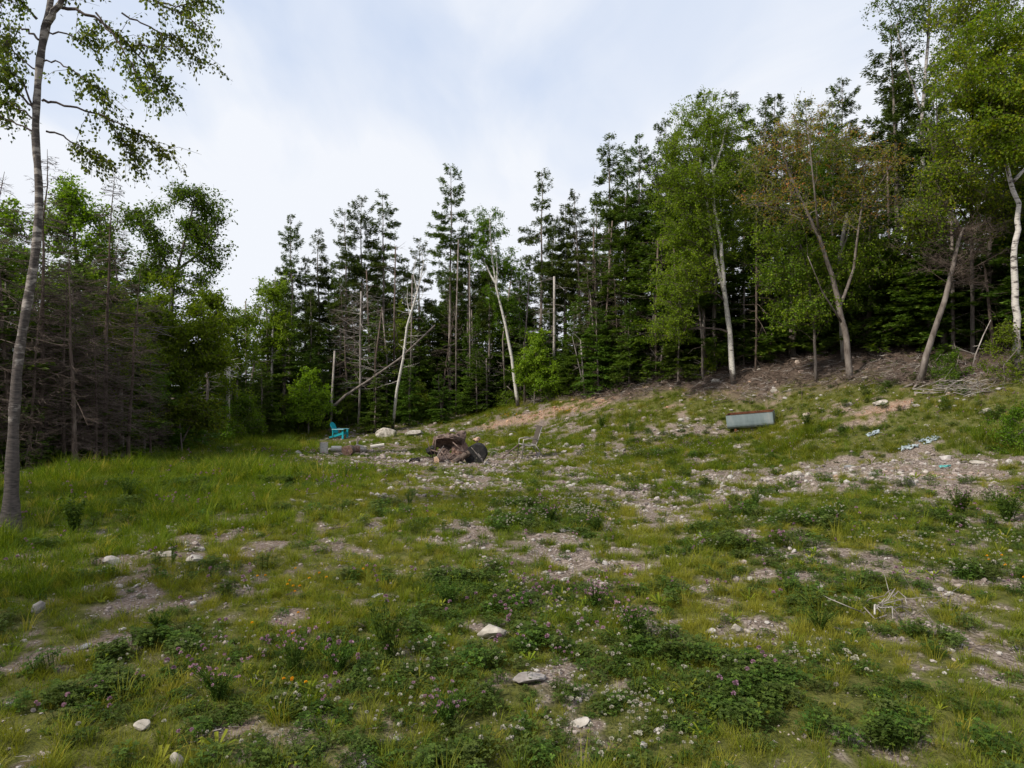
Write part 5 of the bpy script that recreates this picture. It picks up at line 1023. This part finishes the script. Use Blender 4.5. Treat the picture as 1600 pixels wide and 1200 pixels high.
def tank():
    M['tankpaint'] = noisemat('tankpaint', [(.12, .155, .165), (.185, .225, .235), (.26, .28, .28)], 3.2, 8, .5, .08, (1, 1, .4)); M['rust'] = noisemat('rust', [(.04, .015, .008), (.10, .034, .015), (.17, .065, .028)], 6, 8, .9, .3)
    x, y = at(1175, 669); y = 23.8; x = (1175 - 800) / F * y; o = thing('steel_tank', 'open grey blue steel tank with rusty inside sitting on the bank foot', 'tank', (x, y, hz1(x, y) + .02), R(14))
    L_, D, H_ = 1.52, .72, .52; t = .018
    def b(nm, c, s, mat, rot=(0, 0, 0)): k = MB(); k.box(c, s, rot); ob = k.build(nm, mat, o); bv = ob.modifiers.new('b', 'BEVEL'); bv.width = .006; bv.segments = 2; return ob
    zc = .06 + H_ / 2
    def prof(off):                                        # vertical sides that curve under into a rounded belly
        a = np.linspace(0, math.pi, 15); hw = D / 2 - off; rb = .26 - off * .5
        pts = [(-hw, .06 + H_)] + [(-hw * (abs(math.cos(t)) ** .55) * (1 if math.cos(t) > 0 else -1), .06 + .26 - (math.sin(t) ** .55) * rb) for t in a] + [(hw, .06 + H_)]
        return np.array(pts)
    k = MB(); A, B_ = prof(0), prof(t)
    n = len(A); vv = []
    for xx in (-L_ / 2, L_ / 2):
        for P_ in (A, B_): vv += [(xx, p[0], p[1]) for p in P_]
    q = [];
    for a in range(n - 1): q += [(a, a + 1, 2 * n + a + 1, 2 * n + a), (n + a + 1, n + a, 3 * n + a, 3 * n + a + 1)]
    q += [(0, 2 * n, 3 * n, n), (n - 1, 2 * n - 1, 4 * n - 1, 3 * n - 1)]
    qm0 = len(q); k.add(vv, q); k.qm[0] = np.array([1 if (a % 2 == 1 and a < 2 * (n - 1)) else 0 for a in range(len(q))]); k.build('shell', [M['tankpaint'], M['rust']], o)
    for s, nm in ((-1, 'end_plate'), (1, 'end_plate')):
        k = MB(); E = prof(.004); m = len(E); xs = (s * (L_ / 2 + .012), s * (L_ / 2 - .010)); k.add([(xs[0], p[0] * .985, p[1] * 1.0) for p in E] + [(xs[0] + s * .012, 0, .06 + H_ * .55)], None, [(a, (a + 1) % m, m) for a in range(m)])
        k.add([(xx, p[0], p[1]) for xx in xs for p in E], [(a, a + 1, m + a + 1, m + a) for a in range(m - 1)]); k.build(nm, M['tankpaint'], o)
        k = MB(); k.add([(xs[1], p[0], p[1]) for p in E] + [(xs[1], 0, .06 + H_ * .55)], None, [((a + 1) % m, a, m) for a in range(m)]); k.build('lining', M['rust'], o)
    for c, s in (((0, -D / 2 - .004, .06 + H_ + .004), (L_ + .02, .024, .010)), ((0, D / 2 + .004, .06 + H_ + .004), (L_ + .02, .024, .010)), ((L_ / 2 + .004, 0, .06 + H_ + .0045), (.022, D - .03, .009)), ((-L_ / 2 - .004, 0, .06 + H_ + .0045), (.022, D - .03, .009))): b('rim', c, s, M['rust'])
    for s in (-1, 1): b('skid', (s * .5, 0, .02), (.09, .66, .09), M['rust'])
    o.rotation_euler = (R(4), R(-6), R(-27))
tank()
M['cutwood'] = noisemat('cutwood', [(.24, .15, .10), (.36, .24, .17), (.45, .33, .25)], 14, 4, .85, .2)
M['cutred'] = noisemat('cutred', [(.085, .045, .033), (.16, .095, .072), (.26, .175, .14)], 14, 4, .85, .2)
M['barkred'] = noisemat('barkred', [(.04, .026, .022), (.11, .075, .062), (.22, .165, .145)], 6, 9, .9, .9, bscale=18)
M['char'] = noisemat('char', [(.006, .006, .006), (.016, .015, .015), (.04, .036, .034)], 10, 6, .8, .8)
def log(px, py, ln, rad, label, rz, up=False, bark='birchgrey', cut='cutwood', zoff=0., tilt=0., xyz=None, seed=0, name='log', sides=16):
    x, y = at(px, py) if xyz is None else xyz[:2]; r = np.random.default_rng(seed + int(px)); o = thing(name, label, 'log', (x, y, hz1(x, y) + zoff), rz)
    n = 7; t = np.linspace(-ln / 2, ln / 2, n); th = np.arange(sides) / sides * 6.2832; pr = rad * (1 + .09 * np.sin(th * 2 + r.uniform(0, 6)) + .05 * np.sin(th * 5 + r.uniform(0, 6)) + r.normal(0, .03, sides))
    v = np.stack([np.broadcast_to(t[:, None], (n, sides)), pr[None] * np.cos(th)[None] * (1 + r.normal(0, .02, (n, 1))), pr[None] * np.sin(th)[None] * (1 + r.normal(0, .02, (n, 1)))], -1)
    if up: v = v[..., [1, 2, 0]]; v[..., 2] += ln / 2
    else: v[..., 2] += rad * .9
    if tilt:
        Mx = np.array(Matrix.Rotation(tilt, 3, 'Y')); v = v @ Mx.T
    i = np.arange(n - 1)[:, None] * sides; j = np.arange(sides)[None]; k = (j + 1) % sides; mb = MB(); mb.add(v.reshape(-1, 3), np.stack([i + j, i + k, i + sides + k, i + sides + j], -1).reshape(-1, 4)); mb.build('bark', M[bark], o, True)
    for e, ii in ((0, 0), (1, n - 1)):
        ring = v[ii]; c = ring.mean(0); nrm = unit(v[n - 1].mean(0) - v[0].mean(0)) * (1 if e else -1); m2 = MB(); inner = c + (ring - c) * .93
        vv = np.vstack([inner + nrm * .004, (c + nrm * .006)[None], ring]); q = [(a, (a + 1) % sides, sides + 1 + (a + 1) % sides, sides + 1 + a) for a in range(sides)]; tt = [(a, (a + 1) % sides, sides) for a in range(sides)]
        m2.add(vv, q, tt); m2.build('cut_end', M[cut], o)
    return o
log(506,711,.46,.13,'whitish birch log standing upright at the left end of the row',.3,up=True,bark='birchlog',cut='cutwood')
log(526,706,.40,.12,'greyish log lying between the upright birch log and the round end',.15,bark='birchlog')
log(545,713,.35,.19,'thick cut log showing its reddish round end to the viewer',R(84),cut='cutred',bark='barkred')
log(556,707,.30,.13,'small orange brown split log between round end and grey chunk',R(20),bark='cutred',cut='cutred')
log(590,700,.60,.07,'thin pale birch log lying right of the row',R(10),bark='birchlog',zoff=.04,tilt=-.12)
log(519,676,.34,.11,'orange brown sawn block behind the turquoise chair',.2,up=True,bark='cutred',cut='cutred')
rock(565,706,24,'whitish grey chunk at the right end of the log row','stonewhite',771,.6,sink=.1)
def post(px, py, h, r0, label, mat):
    x, y = at(px, py); k = MB(); k.tube([(0, 0, -.1), (.01, 0, h / 2), (.015, 0, h)], r0, 8, wob=.1); o = k.build('post', M[mat]); o.location = (x, y, hz1(x, y)); tag(o, label, 'post')
post(558,700,.42,.04,'short grey post standing behind the log row','greywood'); post(424,668,.7,.05,'lone thin pale stub post at the wood edge','greywood')
def stump_mass():
    # uprooted root plate and chunks
    def lump(px, py, w, h, dep, label, mat, seed, zc, name='stump', amp=.35, dy=0., cat='stump'):
        x, y = at(px, 720); y = 20.3 + dy; x = (px - 800) / F * y; v, fc = ico(4); r = np.random.default_rng(seed)
        for k in range(8): n = unit(r.normal(0, 1, 3)); v = v - np.outer(np.maximum(v @ n - r.uniform(.5, .85), 0), n)
        nn = fbm(v[:, 0] * 2.6 + v[:, 2] * 1.3 + seed, v[:, 1] * 2.6 + v[:, 2] * 2, seed, 4) - .5
        v = v * (1 + amp * 2.4 * nn[:, None] + .10 * (vn(v[:, 0] * 9 + v[:, 2] * 5, v[:, 1] * 9 + seed, seed) - .5)[:, None]) * np.array([w / 2, dep / 2, h / 2]); mb = MB(); mb.add(v, None, fc); o = mb.build(name, M[mat]); o.location = (x, y, hz1(x, y) + zc); return tag(o, label, cat)
    lump(703, 0, .98, .46, .8, 'big brown root crown lying across the top of the pile', 'barkred', 31, .70, dy=.1)
    lump(693, 0, .55, .55, .6, 'dark uprooted stump at the left of the pile', 'barkred', 32, .22)
    lump(718, 0, .60, .66, .55, 'reddish brown stump with smooth side in the middle of the pile', 'cutred', 33, .34, amp=.22, dy=.1)
    lump(721, 0, .36, .34, .4, 'short brown block standing on top of the middle stump', 'barkred', 34, .80, amp=.2, dy=.25)
    lump(705, 0, .8, .36, .6, 'dark crumbling wood mass at the foot of the pile', 'barkred', 37, .08, dy=-.3)
    lump(744, 0, .26, .16, .2, 'small pale brown chunk resting on top of the charred round', 'cutwood', 35, .73, amp=.3, name='wood_chunk', cat='wood')
    lump(708, 0, .2, .10, .14, 'small pale stone perched on top of the pile', 'stonem', 38, .96, amp=.1, name='stone', cat='stone')
    lump(673, 0, .36, .26, .3, 'charred black lump at the left foot of the pile', 'char', 36, .38, amp=.5, name='charred_chunk', cat='wood')
    lump(648, 0, .42, .2, .3, 'low black charred lump apart to the left of the pile', 'char', 39, .05, amp=.5, name='charred_chunk', dy=-.2, cat='wood')
    y = 20.0; x = (744 - 800) / F * y; o = log(744, 718, .42, .31, 'black charred round standing on edge at the right of the pile', R(84), bark='char', cut='char', xyz=(x, y), zoff=.03)
    log(690, 722, .5, .10, 'short charred log with pale cut end at the front of the pile', R(60), bark='barkred', cut='cutwood', xyz=((690 - 800) / F * 19.6, 19.6)); log(724, 722, .55, .085, 'thin split log leaning on the front of the pile', R(25), bark='deadwood', cut='cutwood', xyz=((722 - 800) / F * 19.7, 19.7), tilt=-.5, zoff=.1)
    log(699, 700, .7, .15, 'thick brown log lying over the back of the pile', R(12), bark='barkred', cut='cutred', xyz=((694 - 800) / F * 20.6, 20.6), zoff=.45, tilt=.15)
    r = np.random.default_rng(8)
    for k in range(24):
        px = r.uniform(672, 762); y = 19.8 + r.normal(0, .35); x = (px - 800) / F * y; L_ = r.uniform(.3, .8); mb = MB(); D = unit(r.normal(0, 1, 3) * np.array([1, .6, .55])); q = np.array([np.zeros(3), D * L_ * .5 + r.normal(0, .04, 3), D * L_ + r.normal(0, .08, 3)]); q[:, 2] -= min(0, q[:, 2].min()); mb.tube(q, [.02, .015, .006], 5)
        s = mb.build('root', M['barkred' if k % 5 else 'greywood'], smooth=True); s.location = (x, y, hz1(x, y) + r.uniform(.0, .2 if 690 < px < 735 else .08)); tag(s, 'broken root or twig sticking out round the foot of the stump pile', 'root', 'broken roots round the stump pile')
stump_mass()
def sticks():
    r = np.random.default_rng(15)
    def heap(n, x0, x1, y0, y1, L0, L1, lab, grp, mat, up=.12, ra=.014):
        for k in range(n):
            px, py = r.uniform(x0, x1), r.uniform(y0, y1); x, y = at(px, py); L_ = r.uniform(L0, L1); mb = MB(); a = r.normal(0, .8); m = np.array([math.cos(a), math.sin(a) * .7, r.normal(up, .12)])
            q = np.array([-m * L_ / 2, r.normal(0, .10, 3), m * L_ / 2 + [0, 0, r.normal(0, .06)]]); t = np.linspace(0, 2, 6); q = np.stack([np.interp(t, range(3), q[:, c]) for c in range(3)], 1) + r.normal(0, .028, (6, 3))
            rr = ra * r.uniform(.5, 1.3); mb.tube(q, np.linspace(rr, rr * .4, 6), 5)
            if r.random() < .5: mb.tube([q[3], q[3] + r.normal(0, .14, 3) + m * .2, q[3] + r.normal(0, .2, 3) + m * .4], [rr * .6, rr * .4, rr * .2], 4)
            s = mb.build('stick', M[mat], smooth=True); s.location = (x, y, hz1(x, y) + r.uniform(.04, .22)); tag(s, lab, 'stick', grp)
    heap(46, 1462, 1552, 604, 622, .5, 1.6, 'bleached crooked stick in the heap below the edge birch', 'bleached sticks in the heap', 'greywood')
    heap(46, 1340, 1460, 582, 606, .4, 1.2, 'grey root or stick on the dirt between maple and leaning trunk', 'sticks between maple and leaning trunk', 'deadwood', .15)
    heap(50, 860, 1030, 606, 630, .3, 1.0, 'dark root end poking from the bank under the layered firs', 'roots poking from the left bank', 'deadwood', .05)
    heap(80, 1050, 1340, 585, 604, .4, 1.2, 'brown branch lying along the top of the bank', 'branches along the top of the bank', 'deadwood', .05, .015)
    heap(30, 540, 600, 640, 676, .5, 1.5, 'tangled dead branch right of the turquoise chair', 'dead branches by the turquoise chair', 'deadwood', .35, .018)
    heap(34, 440, 520, 648, 676, .4, 1.3, 'tangled reddish brush left of the turquoise chair', 'dead brush left of the turquoise chair', 'barkred', .25, .015)
    heap(24, 740, 800, 672, 690, .2, .7, 'pale scrap branch on the dirt behind the stump pile', 'scrap branches behind the stump pile', 'greywood', .08, .012)
    heap(8, 1370, 1420, 962, 975, .08, .24, 'weathered twig in the small heap in the right foreground', 'twigs in the right foreground', 'greywood', .05, .007)
sticks()
def scraps():
    M['plastic'] = noisemat('plastic', [(.16, .20, .22), (.34, .39, .42)], 4, 3, .4, .1); M['tealplastic'] = noisemat('tealplastic', [(.08, .36, .36), (.18, .50, .48)], 6, 3, .5, .1)
    for i, (px, py, w, h, lab, mt) in enumerate(((1420,700,26,.04,'crumpled pale plastic sheet on the grass beyond the gravel pad','plastic'),(1365,678,22,.03,'half buried strip of pale sheeting below the red soil','plastic'),(1452,688,26,.03,'long pale blue strip of sheeting beyond the gravel pad','plastic'),(1476,742,14,.04,'crumpled turquoise plastic netting on the gravel pad','tealplastic'))):
        x, y = at(px, py); wd = w / F * y; r = np.random.default_rng(i); n, m = 14, 8; X, Y = np.meshgrid(np.linspace(-wd / 2, wd / 2, n), np.linspace(-wd * .35, wd * .35, m)); X = X + r.normal(0, .02, X.shape); Y = Y * (.6 + .4 * np.cos(X / wd * 3)) + r.normal(0, .02, X.shape)
        Z = hh(X + x, Y + y) - hz1(x, y) + .02 + h * r.random(X.shape) * 1.6; v = np.stack([X, Y, Z], -1).reshape(-1, 3); q = [(a * n + b, a * n + b + 1, (a + 1) * n + b + 1, (a + 1) * n + b) for a in range(m - 1) for b in range(n - 1) if r.random() < .6]
        mb = MB(); mb.add(v, q); o = mb.build('plastic_sheet', M[mt]); o.location = (x, y, hz1(x, y)); so_ = o.modifiers.new('s', 'SOLIDIFY'); so_.thickness = .004; tag(o, lab, 'plastic')
scraps()
print('triangles', sum(len(m.loops) - 2 * len(m.polygons) for m in bpy.data.meshes))
